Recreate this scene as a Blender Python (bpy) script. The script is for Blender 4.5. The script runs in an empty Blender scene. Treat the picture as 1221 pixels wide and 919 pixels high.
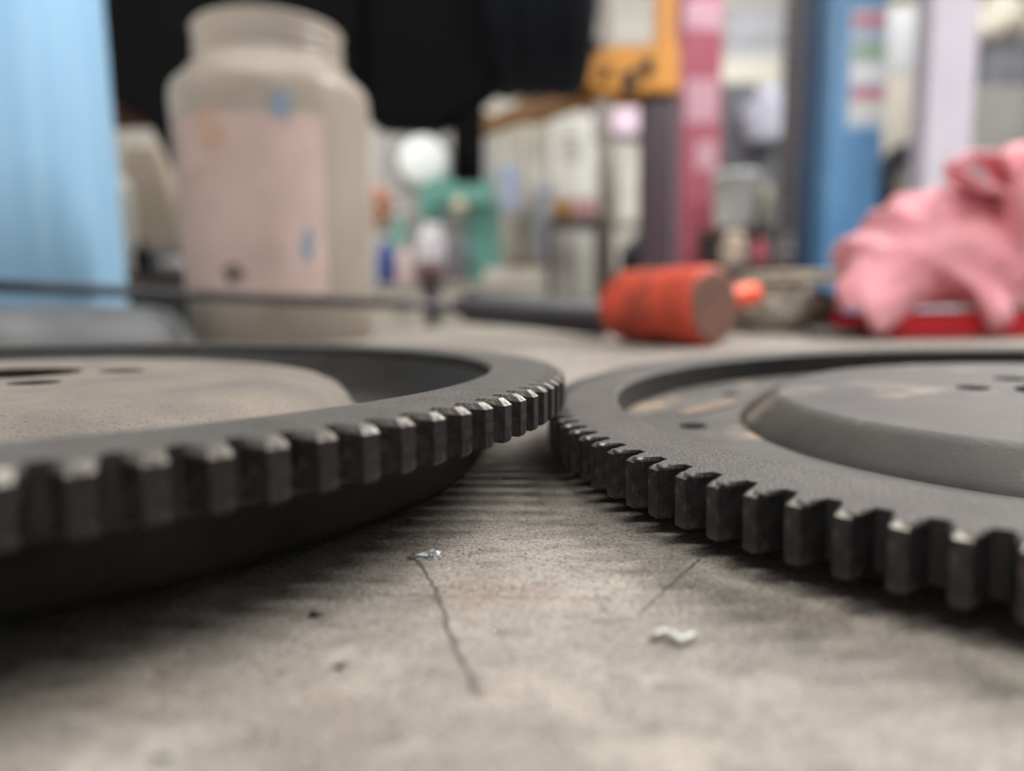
import bpy, bmesh, math, random
import numpy as np
from mathutils import Vector, Matrix, noise, Quaternion
random.seed(7)
SC = bpy.context.scene
COL = SC.collection
PI = math.pi

# ------------------------------------------------------------------ camera
F_PX, PW, PH = 850.0, 1221.0, 919.0
BENCH = 0.9                      # height of the worktop above the floor
CAM_H = 0.0465                   # lens height above the worktop
def nvec(rx, rz):
    return np.array([math.sin(rz), -math.cos(rz)*math.cos(rx), math.cos(rz)*math.sin(rx)])
_up = nvec(-.126, -.016)
_Y = np.array([0, 0, 1.]) - _up*_up[2]; _Y /= np.linalg.norm(_Y)
_X = np.cross(_Y, _up)
WM = np.array([_X, _Y, _up])     # lens axes -> world axes
CAM = np.array([0, 0, BENCH + CAM_H])
cam_data = bpy.data.cameras.new('camera')
cam = bpy.data.objects.new('camera', cam_data); COL.objects.link(cam)
m = Matrix.Identity(4)
for r in range(3):
    m[r][0] = WM[r, 0]; m[r][1] = -WM[r, 1]; m[r][2] = -WM[r, 2]; m[r][3] = CAM[r]
cam.matrix_world = m
cam_data.sensor_width = 36; cam_data.lens = 36*F_PX/PW
cam_data.clip_start = 0.004; cam_data.clip_end = 100
cam_data.dof.use_dof = True
cam_data.dof.focus_distance = 0.138
cam_data.dof.aperture_fstop = 6.0
SC.camera = cam

# ------------------------------------------------------------------ light
w = bpy.data.worlds.new('world'); SC.world = w; w.use_nodes = True
w.node_tree.nodes['Background'].inputs[0].default_value = (0.93, 0.96, 1, 1)
w.node_tree.nodes['Background'].inputs[1].default_value = 0.36
SC.view_settings.view_transform = 'Standard'
SC.view_settings.look = 'None'
SC.view_settings.gamma = 1
SC.view_settings.exposure = -0.06
LAMP_W = 190.0                    # watts of each ceiling tube lamp
def area_light(name, loc, sx, sy, power, color=(1, .98, .955), rot=(0, 0, 0)):
    d = bpy.data.lights.new(name, 'AREA'); d.shape = 'RECTANGLE'
    d.size = sx; d.size_y = sy; d.energy = power; d.color = color
    o = bpy.data.objects.new(name, d); COL.objects.link(o)
    o.location = loc; o.rotation_euler = rot
    return o

def at(px, py, D):               # point at depth D (metres ahead of the lens) seen at a pixel
    d = WM @ np.array([(px-PW/2)/F_PX, (py-PH/2)/F_PX, 1.])
    return Vector(CAM + d*(D/d[1]))
def on_bench(px, py, h=0.0):
    d = WM @ np.array([(px-PW/2)/F_PX, (py-PH/2)/F_PX, 1.])
    return Vector(CAM + d*((h-CAM_H)/d[2]))

# ------------------------------------------------------------------ materials
def lin(c):
    return tuple(((x/255)/12.92 if x/255 <= .04045 else ((x/255+.055)/1.055)**2.4) for x in c) + (1,)
MATS = {}
def mat(name, c1, c2=None, scale=20, rough=.6, metal=0.0, bump=0.0, bscale=None, detail=5, lo=.35, hi=.65,
        c3=None, s3=None, lo3=.55, hi3=.7, spec=.5, stretch=None, rvar=0.0, transl=0.0, alpha=None, rand=0.0, sheen=0.0):
    if name in MATS: return MATS[name]
    M = bpy.data.materials.new(name); M.use_nodes = True; MATS[name] = M
    nt = M.node_tree; N = nt.nodes; L = nt.links
    P = N['Principled BSDF']
    P.inputs['Roughness'].default_value = rough; P.inputs['Metallic'].default_value = metal
    P.inputs['Specular IOR Level'].default_value = spec
    if sheen: P.inputs['Sheen Weight'].default_value = sheen
    tc = N.new('ShaderNodeTexCoord'); src = tc.outputs['Object']
    if stretch:
        mp = N.new('ShaderNodeMapping'); mp.inputs['Scale'].default_value = stretch
        L.new(src, mp.inputs[0]); src = mp.outputs[0]
    def nz(s, d=detail, r=.6):
        n = N.new('ShaderNodeTexNoise'); n.inputs['Scale'].default_value = s
        n.inputs['Detail'].default_value = d; n.inputs['Roughness'].default_value = r
        L.new(src, n.inputs['Vector']); return n.outputs['Fac']
    def ramp(x, a, b):
        q = N.new('ShaderNodeMapRange'); q.inputs['From Min'].default_value = a; q.inputs['From Max'].default_value = b
        L.new(x, q.inputs['Value']); return q.outputs['Result']
    def mix(f, a, b):
        q = N.new('ShaderNodeMix'); q.data_type = 'RGBA'; L.new(f, q.inputs['Factor'])
        for k, v in ((6, a), (7, b)):
            if isinstance(v, tuple): q.inputs[k].default_value = v
            else: L.new(v, q.inputs[k])
        return q.outputs[2]
    c = lin(c1)
    if c2:
        f = nz(scale); c = mix(ramp(f, lo, hi), c, lin(c2))
        if rvar:
            q = N.new('ShaderNodeMapRange'); q.inputs['To Min'].default_value = rough-rvar; q.inputs['To Max'].default_value = rough+rvar
            L.new(f, q.inputs['Value']); L.new(q.outputs[0], P.inputs['Roughness'])
    if c3: c = mix(ramp(nz(s3 or scale*3), lo3, hi3), c, lin(c3))
    if rand:
        oi = N.new('ShaderNodeObjectInfo'); hs = N.new('ShaderNodeHueSaturation')
        q = N.new('ShaderNodeMapRange'); q.inputs['To Min'].default_value = 1-rand; q.inputs['To Max'].default_value = 1+rand
        L.new(oi.outputs['Random'], q.inputs['Value']); L.new(q.outputs[0], hs.inputs['Value'])
        if isinstance(c, tuple): hs.inputs['Color'].default_value = c
        else: L.new(c, hs.inputs['Color'])
        c = hs.outputs[0]
    if isinstance(c, tuple): P.inputs['Base Color'].default_value = c
    else: L.new(c, P.inputs['Base Color'])
    if bump:
        b = N.new('ShaderNodeBump'); b.inputs['Strength'].default_value = 1; b.inputs['Distance'].default_value = bump
        L.new(nz(bscale or scale*4, 6), b.inputs['Height']); L.new(b.outputs[0], P.inputs['Normal'])
    if transl:
        out = N['Material Output']; t = N.new('ShaderNodeBsdfTranslucent'); ms = N.new('ShaderNodeMixShader')
        if isinstance(c, tuple): t.inputs[0].default_value = c
        else: L.new(c, t.inputs[0])
        ms.inputs[0].default_value = transl; L.new(P.outputs[0], ms.inputs[1]); L.new(t.outputs[0], ms.inputs[2])
        last = ms.outputs[0]
        if alpha is not None:
            tr = N.new('ShaderNodeBsdfTransparent'); tr.inputs[0].default_value = (.92, .9, .86, 1)
            m2 = N.new('ShaderNodeMixShader'); m2.inputs[0].default_value = alpha
            L.new(tr.outputs[0], m2.inputs[1]); L.new(last, m2.inputs[2]); last = m2.outputs[0]
        L.new(last, out.inputs[0])
    return M
def glow(name, c, s):
    if name in MATS: return MATS[name]
    M = bpy.data.materials.new(name); M.use_nodes = True; MATS[name] = M
    P = M.node_tree.nodes['Principled BSDF']; P.inputs['Base Color'].default_value = lin(c)
    P.inputs['Emission Color'].default_value = lin(c); P.inputs['Emission Strength'].default_value = s
    return M

# ------------------------------------------------------------------ mesh helpers
def add_box(bm, x0, x1, y0, y1, z0, z1, bev=0, seg=2, mi=0, mtx=None):
    t = bmesh.new()
    vs = [t.verts.new((x, y, z)) for z in (z0, z1) for y in (y0, y1) for x in (x0, x1)]
    for f in ((0, 2, 3, 1), (4, 5, 7, 6), (0, 1, 5, 4), (2, 6, 7, 3), (0, 4, 6, 2), (1, 3, 7, 5)):
        t.faces.new([vs[i] for i in f])
    if bev: bmesh.ops.bevel(t, geom=list(t.edges), offset=bev, segments=seg, profile=.5, affect='EDGES')
    join(bm, t, mi, mtx)
def join(bm, t, mi=0, mtx=None):
    mp = {}
    for v in t.verts: mp[v] = bm.verts.new(mtx @ v.co if mtx else v.co)
    for f in t.faces:
        try: g = bm.faces.new([mp[v] for v in f.verts]); g.material_index = mi; g.smooth = f.smooth
        except ValueError: pass
    t.free()
def add_lathe(bm, prof, n=48, mi=0, mtx=None, close=False, smooth=True):
    # prof: (r, z) list; r==0 makes a pole
    t = bmesh.new(); rings = []
    for r, z in prof:
        if r <= 1e-9: rings.append([t.verts.new((0, 0, z))])
        else: rings.append([t.verts.new((r*math.cos(2*PI*i/n), r*math.sin(2*PI*i/n), z)) for i in range(n)])
    pairs = list(zip(rings[:-1], rings[1:]))
    if close: pairs.append((rings[-1], rings[0]))
    for a, b in pairs:
        for i in range(n):
            j = (i+1) % n
            if len(a) == 1 and len(b) == 1: continue
            if len(a) == 1: f = t.faces.new((a[0], b[j], b[i]))
            elif len(b) == 1: f = t.faces.new((a[i], a[j], b[0]))
            else: f = t.faces.new((a[i], a[j], b[j], b[i]))
            f.smooth = smooth
    bmesh.ops.recalc_face_normals(t, faces=t.faces)
    join(bm, t, mi, mtx)
def add_tube(bm, pts, rad, n=12, mi=0, caps=True):
    pts = [Vector(p) for p in pts]
    if not isinstance(rad, (list, tuple)): rad = [rad]*len(pts)
    t = bmesh.new(); rings = []; ref = None
    for i, p in enumerate(pts):
        d = (pts[min(i+1, len(pts)-1)] - pts[max(i-1, 0)]).normalized()
        if ref is None: ref = d.orthogonal().normalized()
        ref = (ref - d*ref.dot(d)).normalized(); b = d.cross(ref)
        rings.append([t.verts.new(p + (ref*math.cos(2*PI*k/n) + b*math.sin(2*PI*k/n))*rad[i]) for k in range(n)])
    for a, b in zip(rings[:-1], rings[1:]):
        for k in range(n):
            t.faces.new((a[k], a[(k+1) % n], b[(k+1) % n], b[k])).smooth = True
    if caps: t.faces.new(rings[0][::-1]); t.faces.new(rings[-1])
    bmesh.ops.recalc_face_normals(t, faces=t.faces)
    join(bm, t, mi)
def add_prism(bm, poly, y0, y1, bev=0, mi=0):     # (x, z) outline, solid between y0 and y1
    t = bmesh.new()
    a = [t.verts.new((x, y0, z)) for x, z in poly]; b = [t.verts.new((x, y1, z)) for x, z in poly]
    n = len(poly); t.faces.new(a); t.faces.new(b[::-1])
    for i in range(n): t.faces.new((a[i], b[i], b[(i+1) % n], a[(i+1) % n]))
    bmesh.ops.recalc_face_normals(t, faces=t.faces)
    if bev: bmesh.ops.bevel(t, geom=list(t.edges), offset=bev, segments=2, profile=.5, affect='EDGES')
    join(bm, t, mi)
def mk(name, bm, mats, parent=None, loc=None):
    me = bpy.data.meshes.new(name); bm.to_mesh(me); bm.free()
    for q in (mats if isinstance(mats, (list, tuple)) else [mats]): me.materials.append(q)
    o = bpy.data.objects.new(name, me); COL.objects.link(o)
    if parent: o.parent = parent
    if loc is not None: o.location = loc
    return o
def part(name, m_, parent, *shapes):             # a mesh part from ('box', args..) / ('lathe', ..) / ('tube', ..) / ('prism', ..)
    bm = bmesh.new()
    for s in shapes:
        k, a = s[0], s[1:]; kw = a[-1] if isinstance(a[-1], dict) else {}
        a = a[:-1] if kw else a
        {'box': add_box, 'lathe': add_lathe, 'tube': add_tube, 'prism': add_prism}[k](bm, *a, **kw)
    return mk(name, bm, m_, parent)
def tag(o, label, cat, group=None, kind=None):
    if label: o['label'] = label
    if cat: o['category'] = cat
    if group: o['group'] = group
    if kind: o['kind'] = kind
    return o
def thing(name, label, cat, loc=(0, 0, 0), rot=None, group=None):
    o = bpy.data.objects.new(name, None); COL.objects.link(o); o.empty_display_size = .02
    o.location = loc
    if rot is not None: o.rotation_euler = rot
    return tag(o, label, cat, group)
def struct(name, m_, *shapes):
    o = part(name, m_, None, *shapes); o['kind'] = 'structure'; return o

# ------------------------------------------------------------------ the workshop shell
XL, XR, YF, YB, ZC = -5.5, 5.5, -3.5, 9.5, 5.0
m_floor = mat('concrete_floor', (150, 147, 142), (120, 117, 112), 1.2, .55, bump=.001, c3=(165, 162, 158), s3=6)
m_wall = mat('painted_wall', (196, 192, 184), (178, 175, 168), .8, .7, c3=(150, 146, 140), s3=3, lo3=.6, hi3=.8)
m_ceil = mat('ceiling_sheet', (190, 190, 188), (170, 170, 170), 1, .7)
struct('floor', m_floor, ('box', XL, XR, YF, YB, -.1, 0))
struct('wall_back', m_wall, ('box', XL-.2, XR+.2, YB, YB+.2, -.1, ZC))
struct('wall_left', m_wall, ('box', XL-.2, XL, YF, YB, -.1, ZC))
struct('wall_right', m_wall, ('box', XR, XR+.2, YF, YB, -.1, ZC))
struct('ceiling', m_ceil, ('box', XL-.2, XR+.2, YF, YB+.2, ZC, ZC+.1))
struct('baseboard_back', mat('grey_skirting', (95, 95, 98), rough=.6), ('box', XL, XR, YB-.02, YB, 0, .15))

# long tube lamps hung under the ceiling, all running left to right
m_lamp = mat('lamp_housing', (215, 215, 212), rough=.4)
m_tube = glow('lamp_tube', (255, 250, 240), 8.0)
m_rod = mat('lamp_rod', (120, 120, 120), rough=.4, metal=.8)
def tube_lamp(x, y, z, L, label, power, bench=False):
    t = thing('tube_lamp', label, 'lamp', (x, y, z), group='hanging tube lamps')
    part('housing', m_lamp, t, ('box', -L/2, L/2, -.09, .09, 0, .05, .01))
    for s in (-1, 1):
        part('tube', m_tube, t, ('tube', [(-L/2+.03, s*.04, -.02), (L/2-.03, s*.04, -.02)], .013))
        part('hanger', m_rod, t, ('tube', [(s*L*.38, 0, .05), (s*L*.38, 0, ZC-z)], .006, 8))
    if bench: area_light('tube_light', (x, y, z-.05), L, .08, power)
    else:
        for sg in (-1, 1): area_light('tube_light', (x, y+sg*.1, z-.05), L, .08, power*.6, rot=(sg*math.radians(52), 0, 0))
    return t
tube_lamp(2.0, 1.15, 2.9, 1.8, 'long tube lamp hung over the workbench, nearest the lift posts', LAMP_W*.72, True)
tube_lamp(-0.7, 0.05, 3.0, 1.5, 'short tube lamp hung over the near left end of the workbench', LAMP_W*.13, True)
tube_lamp(-2.4, 4.2, 4.0, 2.4, 'tube lamp hung over the left of the workshop, in front of the lockers', LAMP_W)
tube_lamp(2.6, 4.2, 4.0, 2.4, 'tube lamp hung over the lift posts', LAMP_W)
tube_lamp(-2.4, 7.4, 4.0, 2.4, 'tube lamp near the back wall, left one', LAMP_W*.4)
tube_lamp(2.4, 7.4, 4.0, 2.4, 'tube lamp near the back wall, right one', LAMP_W*.4)
tube_lamp(0.4, -1.6, 4.0, 2.4, 'tube lamp hung near the open front of the workshop', LAMP_W*.55)

# ------------------------------------------------------------------ workbench
m_bench = mat('worn_worktop', (152, 145, 137), (130, 124, 117), 26, .62, detail=8, lo=.38, hi=.66, bump=.0004, bscale=700,
              c3=(92, 86, 79), s3=420, lo3=.56, hi3=.74, spec=.35, rvar=.12)
def worktop_nodes(M):
    # broad grey stains, pale worn patches and fine grit on top of the base colour
    nt = M.node_tree; N = nt.nodes; L = nt.links; P = N['Principled BSDF']
    base = P.inputs['Base Color'].links[0].from_socket
    tc = N.new('ShaderNodeTexCoord')
    def layer(base, scale, lo, hi, col, detail=6, stretch=(1, 1, 1), k=1.0, rough=.62):
        mp = N.new('ShaderNodeMapping'); mp.inputs['Scale'].default_value = stretch; L.new(tc.outputs['Object'], mp.inputs[0])
        n = N.new('ShaderNodeTexNoise'); n.inputs['Scale'].default_value = scale; n.inputs['Detail'].default_value = detail
        n.inputs['Roughness'].default_value = rough
        L.new(mp.outputs[0], n.inputs['Vector'])
        q = N.new('ShaderNodeMapRange'); q.inputs[1].default_value = lo; q.inputs[2].default_value = hi; q.inputs[4].default_value = k
        L.new(n.outputs['Fac'], q.inputs[0])
        x = N.new('ShaderNodeMix'); x.data_type = 'RGBA'; L.new(q.outputs[0], x.inputs['Factor'])
        L.new(base, x.inputs[6]); x.inputs[7].default_value = lin(col); return x.outputs[2]
    c = layer(base, 16, .52, .72, (96, 90, 86), k=.6)
    c = layer(c, 70, .5, .68, (178, 170, 158), k=.75)
    c = layer(c, 34, .55, .7, (152, 128, 110), k=.5)
    c = layer(c, 260, .52, .66, (90, 86, 81), stretch=(.45, 1, 1), k=.5)
    c = layer(c, 1300, .52, .64, (58, 55, 52), detail=4, k=.75)
    c = layer(c, 1500, .6, .68, (205, 198, 188), detail=2, k=.7)
    L.new(c, P.inputs['Base Color'])
worktop_nodes(m_bench)
m_bframe = mat('bench_frame_steel', (70, 74, 78), (55, 58, 60), 8, .5, metal=.4)
bench = thing('workbench', 'large workbench with a worn stained grey-beige top under the toothed flywheels', 'workbench', (0, 0, 0))
BX0, BX1, BY0, BY1 = -1.0, 1.05, -.35, 1.08
part('bench_top', m_bench, bench, ('box', BX0, BX1, BY0, BY1, BENCH-.04, BENCH, .002))
for x in (BX0+.05, BX1-.05):
    for y in (BY0+.05, BY1-.05):
        part('leg', m_bframe, bench, ('box', x-.03, x+.03, y-.03, y+.03, 0, BENCH-.04, .003))
part('lower_shelf', m_bframe, bench, ('box', BX0+.08, BX1-.08, BY0+.08, BY1-.08, .2, .225, .003))
# cracks and scribed lines in the worktop, shallow dark ribbons
m_crack = mat('dark_crack', (80, 75, 71), (104, 98, 92), 300, .8)
def ribbon(name, pix, wid, parent, jit=.0003, n=26):
    P = [on_bench(*p) for p in pix]; bm = bmesh.new(); rows = []
    for i in range(n+1):
        f = i/n*(len(P)-1); k = min(int(f), len(P)-2); p = P[k].lerp(P[k+1], f-k)
        d = (P[k+1]-P[k]).normalized(); s = Vector((-d.y, d.x, 0))
        ww = wid*(.5+random.random()*.8)*(1 if 0 < i < n else .2); p = p + s*random.uniform(-jit, jit)
        rows.append([bm.verts.new(p - s*ww/2 + Vector((0, 0, .00003))), bm.verts.new(p + Vector((0, 0, .00006))), bm.verts.new(p + s*ww/2 + Vector((0, 0, .00003)))])
    for a, b in zip(rows[:-1], rows[1:]):
        for k in range(2): bm.faces.new((a[k], a[k+1], b[k+1], b[k]))
    bmesh.ops.recalc_face_normals(bm, faces=bm.faces)
    return mk(name, bm, m_crack, parent)
ribbon('crack', [(497, 664), (512, 690), (524, 712), (533, 745), (548, 785), (575, 835)], .0009, bench)
ribbon('scribed_line', [(440, 709), (560, 712), (700, 714)], .0002, bench, .0001)
ribbon('scribed_line', [(835, 666), (800, 697), (762, 733)], .0005, bench, .0002)
ribbon('scribed_line', [(1085, 676), (1040, 702)], .0004, bench, .0001)

# ------------------------------------------------------------------ flywheels
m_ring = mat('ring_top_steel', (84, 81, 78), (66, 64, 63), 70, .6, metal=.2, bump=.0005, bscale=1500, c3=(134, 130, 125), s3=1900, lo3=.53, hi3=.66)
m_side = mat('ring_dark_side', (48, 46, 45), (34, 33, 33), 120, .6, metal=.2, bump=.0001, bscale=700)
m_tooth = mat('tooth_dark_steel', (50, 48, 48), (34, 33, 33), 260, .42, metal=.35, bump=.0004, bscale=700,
              c3=(84, 72, 64), s3=280, lo3=.54, hi3=.70, rand=.2)
m_bare_glint = mat('bare_steel_glint', (176, 172, 164), (116, 112, 106), 500, .42, metal=.85, bump=.0001, bscale=900, c3=(78, 74, 68), s3=700, lo3=.5, hi3=.62)  # bare steel that also paints glints, laid on one chamfer side
m_grit = mat('tooth_top_grit', (92, 88, 84), (66, 64, 62), 300, .6, metal=.3, bump=.00025, bscale=1100, c3=(120, 116, 110), s3=800, lo3=.56, hi3=.7)

def gear_frame(rx, rz):
    n = nvec(rx, rz); u = np.cross(n, [0, 0, 1.]); u /= np.linalg.norm(u)
    if u[0] < 0: u = -u
    v = np.cross(u, n); v = v if v[2] > 0 else -v
    return n, u, v
def circ_fill(bm, z, r_out, holes, n=160, r_in=None):
    # a flat plate with round holes
    es = []
    def loop(cx, cy, r, k):
        vs = [bm.verts.new((cx+r*math.cos(2*PI*i/k), cy+r*math.sin(2*PI*i/k), z)) for i in range(k)]
        e = [bm.edges.new((vs[i], vs[(i+1) % k])) for i in range(k)]; es.extend(e); return vs
    loop(0, 0, r_out, n)
    if r_in: loop(0, 0, r_in, n)
    hl = [loop(x, y, r, 28) for x, y, r in holes]
    bmesh.ops.triangle_fill(bm, edges=es, use_beauty=True, use_dissolve=False)
    for f in bm.faces:
        if f.normal.z < 0: f.normal_flip()
    return hl
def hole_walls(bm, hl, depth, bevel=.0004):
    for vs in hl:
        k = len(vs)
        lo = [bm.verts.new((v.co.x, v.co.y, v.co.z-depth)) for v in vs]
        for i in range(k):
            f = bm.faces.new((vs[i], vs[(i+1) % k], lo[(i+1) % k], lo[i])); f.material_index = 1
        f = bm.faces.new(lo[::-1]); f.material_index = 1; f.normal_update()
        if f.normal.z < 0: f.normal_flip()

def tooth_mesh(name, r_root, r_tip, h, wt, wr, ch_r, ch_z, side, rnd):
    # local: x = radial, y = along the rim, z = up (0 = ring top); levels bottom -> top
    bm = bmesh.new()
    def sect(z, tip, kt, kr, skew=0):
        D = tip-r_root; pts = []
        fr = [0, .12, .4, .72, 1.0]
        wid = [1.10, .97, .82, .64, .5]              # root fillet, then nearly straight flanks
        for f, q in zip(fr, wid):
            hw = wr*q*.5 if f < 1 else wt*.5
            hw = max(hw, wt*.5)
            pts.append((r_root + D*f - (.0004 if f == 0 else 0), (hw*(kt if f > .5 else kr)), f))
        ring = [(x, y + skew) for x, y, f in pts] + [(x, -y + skew) for x, y, f in reversed(pts)]
        return [bm.verts.new((x + rnd.uniform(-1, 1)*.00004, y + rnd.uniform(-1, 1)*.00005, z + (rnd.uniform(-1, 1)*.00004 if z < -.0002 else 0))) for x, y in ring]
    j = rnd.uniform
    A = sect(-h, r_tip-.0005, .86, 1)
    B = sect(-h+.0006, r_tip, 1, 1)
    C = sect(-h*.5, r_tip, 1, 1)
    D = sect(-ch_z*j(.9, 1.15), r_tip, 1, 1)
    E = sect(-ch_z*.45, r_tip-ch_r*.5*j(.9, 1.1), .9, 1, side*.00018)
    G = sect(.00003, r_tip-ch_r*j(.9, 1.2), .72, .97, side*.0003)
    n = len(A)
    L = [A, B, C, D, E, G]
    for q, (a, b) in enumerate(zip(L[:-1], L[1:])):
        for i in range(n-1):
            f = bm.faces.new((a[i], a[i+1], b[i+1], b[i]))
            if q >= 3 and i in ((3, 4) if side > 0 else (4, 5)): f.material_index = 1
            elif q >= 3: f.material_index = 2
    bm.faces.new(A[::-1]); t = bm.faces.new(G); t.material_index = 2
    bmesh.ops.recalc_face_normals(bm, faces=bm.faces)
    me = bpy.data.meshes.new(name); bm.to_mesh(me); bm.free()
    for q in (m_tooth, m_bare_glint, m_ring): me.materials.append(q)
    return me

def flywheel(spec, label):
    n, u, v = gear_frame(spec['rx'], spec['rz'])
    s = spec['scale']
    C = np.array(spec['C'])*s; Cw = Vector(CAM + WM @ C)
    nw = Vector(WM @ n)
    root = thing('flywheel', label, 'flywheel', Cw)
    q = Vector((0, 0, 1)).rotation_difference(nw)
    root.rotation_mode = 'QUATERNION'; root.rotation_quaternion = q
    R = spec['R']*s; h = spec['h']; N = spec['N']; pitch = 2*PI*R/N
    r_root = R - spec['depth']; ri = spec['ri']
    # phase: put tooth number k0 where the photograph has it
    k0 = 8; a = spec['ph'] + spec['sg']*(k0*2*PI/spec['Nf'] + .5*spec['wt']/R)
    Pw = Vector(WM @ ((math.cos(a)*u + math.sin(a)*v)*R)); Pl = q.inverted() @ Pw
    a0 = math.atan2(Pl.y, Pl.x)
    nseg = N*2
    bm = bmesh.new()
    b = .0005
    add_lathe(bm, [(ri, -h), (r_root-b, -h), (r_root, -h+b), (r_root, -b*.2), (r_root-b*.2, 0), (ri+b*1.6, 0), (ri, -b*1.6)], nseg, close=True, smooth=False)
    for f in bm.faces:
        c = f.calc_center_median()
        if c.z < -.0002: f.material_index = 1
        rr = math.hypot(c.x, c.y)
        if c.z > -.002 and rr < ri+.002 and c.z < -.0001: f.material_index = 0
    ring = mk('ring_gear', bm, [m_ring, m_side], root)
    rnd = random.Random(spec['seed'])
    var = [tooth_mesh('tooth', r_root, R, h, spec['wt'], spec['wr'], spec['ch_r'], spec['ch_z'], spec['side'], rnd) for _ in range(9)]
    for k in range(N):
        o = bpy.data.objects.new('tooth', var[rnd.randrange(9)]); COL.objects.link(o); o.parent = ring
        o.rotation_euler = (0, 0, a0 + 2*PI*k/N)
    return root, Cw, nw, R, r_root, ri

# ---- right wheel: shallow dish, drum-shaped hub with a bevelled shoulder
SR = dict(rx=-0.1356, rz=-0.0368, scale=.010, C=(15.1829, .1231, 19.5328), R=14.2108, h=.010, N=121, Nf=120.6845, ph=3.294, sg=1,
          depth=.0054, ri=.1218, wt=.0025, wr=.0047, ch_r=.0011, ch_z=.0007, side=1, seed=3)
wr_, Cw, nw, R_, rroot, ri = flywheel(SR, 'right-hand flywheel lying flat, grey sloping-edged hub inside its dark toothed ring')
m_rplate = mat('grey_plate', (86, 84, 80), (72, 70, 68), 45, .6, metal=.1, spec=.35, bump=.0001, bscale=900, c3=(150, 132, 114), s3=28, lo3=.56, hi3=.66)
m_rhub = mat('grey_hub', (80, 77, 74), (66, 64, 62), 40, .56, metal=.1, spec=.35, bump=.00012, bscale=800, c3=(140, 128, 116), s3=26, lo3=.55, hi3=.68)
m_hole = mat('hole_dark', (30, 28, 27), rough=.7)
bm = bmesh.new()
hl = circ_fill(bm, -.0092, ri-.0001, [(-.0986, .0146, .0042), (.0, -.1, .0042), (.0986, -.0146, .0042), (.0, .1, .0042), (-.07, .0715, .003)], r_in=.080)
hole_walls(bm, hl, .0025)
# outer rolled lip that the wheel lies on
lip = (Cw.z - BENCH)/nw.z - .119*math.hypot(nw.x, nw.y)/nw.z
add_lathe(bm, [(ri-.0001, -.0092), (ri-.0001, -.0106), (.1195, -lip+.0004), (.1175, -lip+.0002), (.116, -lip+.0006), (.114, -.0122), (.080, -.0122)], 160, 0, smooth=False)
mk('dish_plate', bm, [m_rplate, m_hole], wr_)
bm = bmesh.new()
prof = [(.0850, -.0092), (.0846, -.0084), (.0835, -.0070), (.0795, -.0040), (.0770, -.0022), (.0752, -.0012), (.0735, -.0008)]
add_lathe(bm, prof, 160)
hl = circ_fill(bm, -.0008, .0735, [(-.0162, .0145, .0046), (.0015, .0045, .0105), (.0054, .0296, .0048), (.0215, .0045, .0046), (-.004, -.018, .0046), (.016, .0235, .0046)])
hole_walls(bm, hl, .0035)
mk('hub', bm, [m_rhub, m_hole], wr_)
# a tan gasket scrap stuck on the plate inside the ring
bm = bmesh.new()
t = [(-.0955, .030), (-.088, .036), (-.076, .047), (-.071, .055), (-.074, .058), (-.083, .051), (-.094, .041), (-.099, .034)]
vs = [bm.verts.new((x, y, -.0086)) for x, y in t]; lo_ = [bm.verts.new((x*1.003, y, -.0092)) for x, y in t]
f = bm.faces.new(vs); f.normal_update()
if f.normal.z < 0: f.normal_flip()
for i in range(len(t)): bm.faces.new((vs[i], lo_[i], lo_[(i+1) % len(t)], vs[(i+1) % len(t)]))
o = mk('gasket_scrap', bm, mat('tan_gasket', (128, 110, 94), (108, 96, 84), 90, .8), wr_)
o['label'] = 'tan scrap of gasket stuck to the plate'

# ---- left wheel: deep dish, rusty domed hub
SL = dict(rx=-0.1065, rz=.0027, scale=.0074/.896, C=(-17.4461, -.6142, 24.2553), R=19.195, h=.00826, N=135, Nf=134.5978, ph=-.1969, sg=-1,
          depth=.0054, ri=.1378, wt=.0029, wr=.0047, ch_r=.0020, ch_z=.0011, side=1, seed=5)
wl_, Cl, nl, Rl, rrl, ril = flywheel(SL, 'left-hand flywheel with a rusty tan domed hub, its deep dish lifting the toothed ring')
m_lhub = mat('rusty_hub', (134, 124, 113), (110, 104, 99), 38, .68, metal=.1, bump=.0006, bscale=900, c3=(88, 84, 80), s3=1500, lo3=.56, hi3=.68)
m_ldish = mat('dark_dish', (44, 42, 40), (32, 31, 30), 60, .55, metal=.3, bump=.0001, bscale=500, c3=(56, 53, 50), s3=24)
low = (Cl.z - BENCH)/nl.z - .1335*math.hypot(nl.x, nl.y)/nl.z
bm = bmesh.new()
add_lathe(bm, [(ril-.0001, -.0035), (ril-.0001, -.0082), (.150, -.0086), (.149, -.0105), (.1425, -.0125), (.1385, -.0150), (.1365, -low+.003), (.1350, -low+.0008), (.1325, -low+.0003),
               (.1305, -low+.0010), (.1290, -low+.004), (.1280, -.0175), (.110, -.0175)], 200)
mk('dish', bm, m_ldish, wl_)
bm = bmesh.new()
add_lathe(bm, [(.1377, -.0040), (.1360, -.0060), (.1335, -.0130), (.130, -.0160), (.101, -.0165), (.0990, -.0155), (.0968, -.0130), (.0952, -.0100), (.0925, -.0072), (.0880, -.0050), (.0815, -.0035), (.0740, -.0027)], 200)
for f in bm.faces:
    if f.calc_center_median().xy.length > .0985: f.material_index = 2
hl = circ_fill(bm, -.0027, .0740, [(-.006, .0125, .0190), (.0195, -.0150, .0062), (.0228, .0210, .0064), (-.030, -.012, .0062), (-.006, -.030, .0062)])
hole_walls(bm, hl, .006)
mk('hub', bm, [m_lhub, m_hole, m_ldish], wl_)
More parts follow.
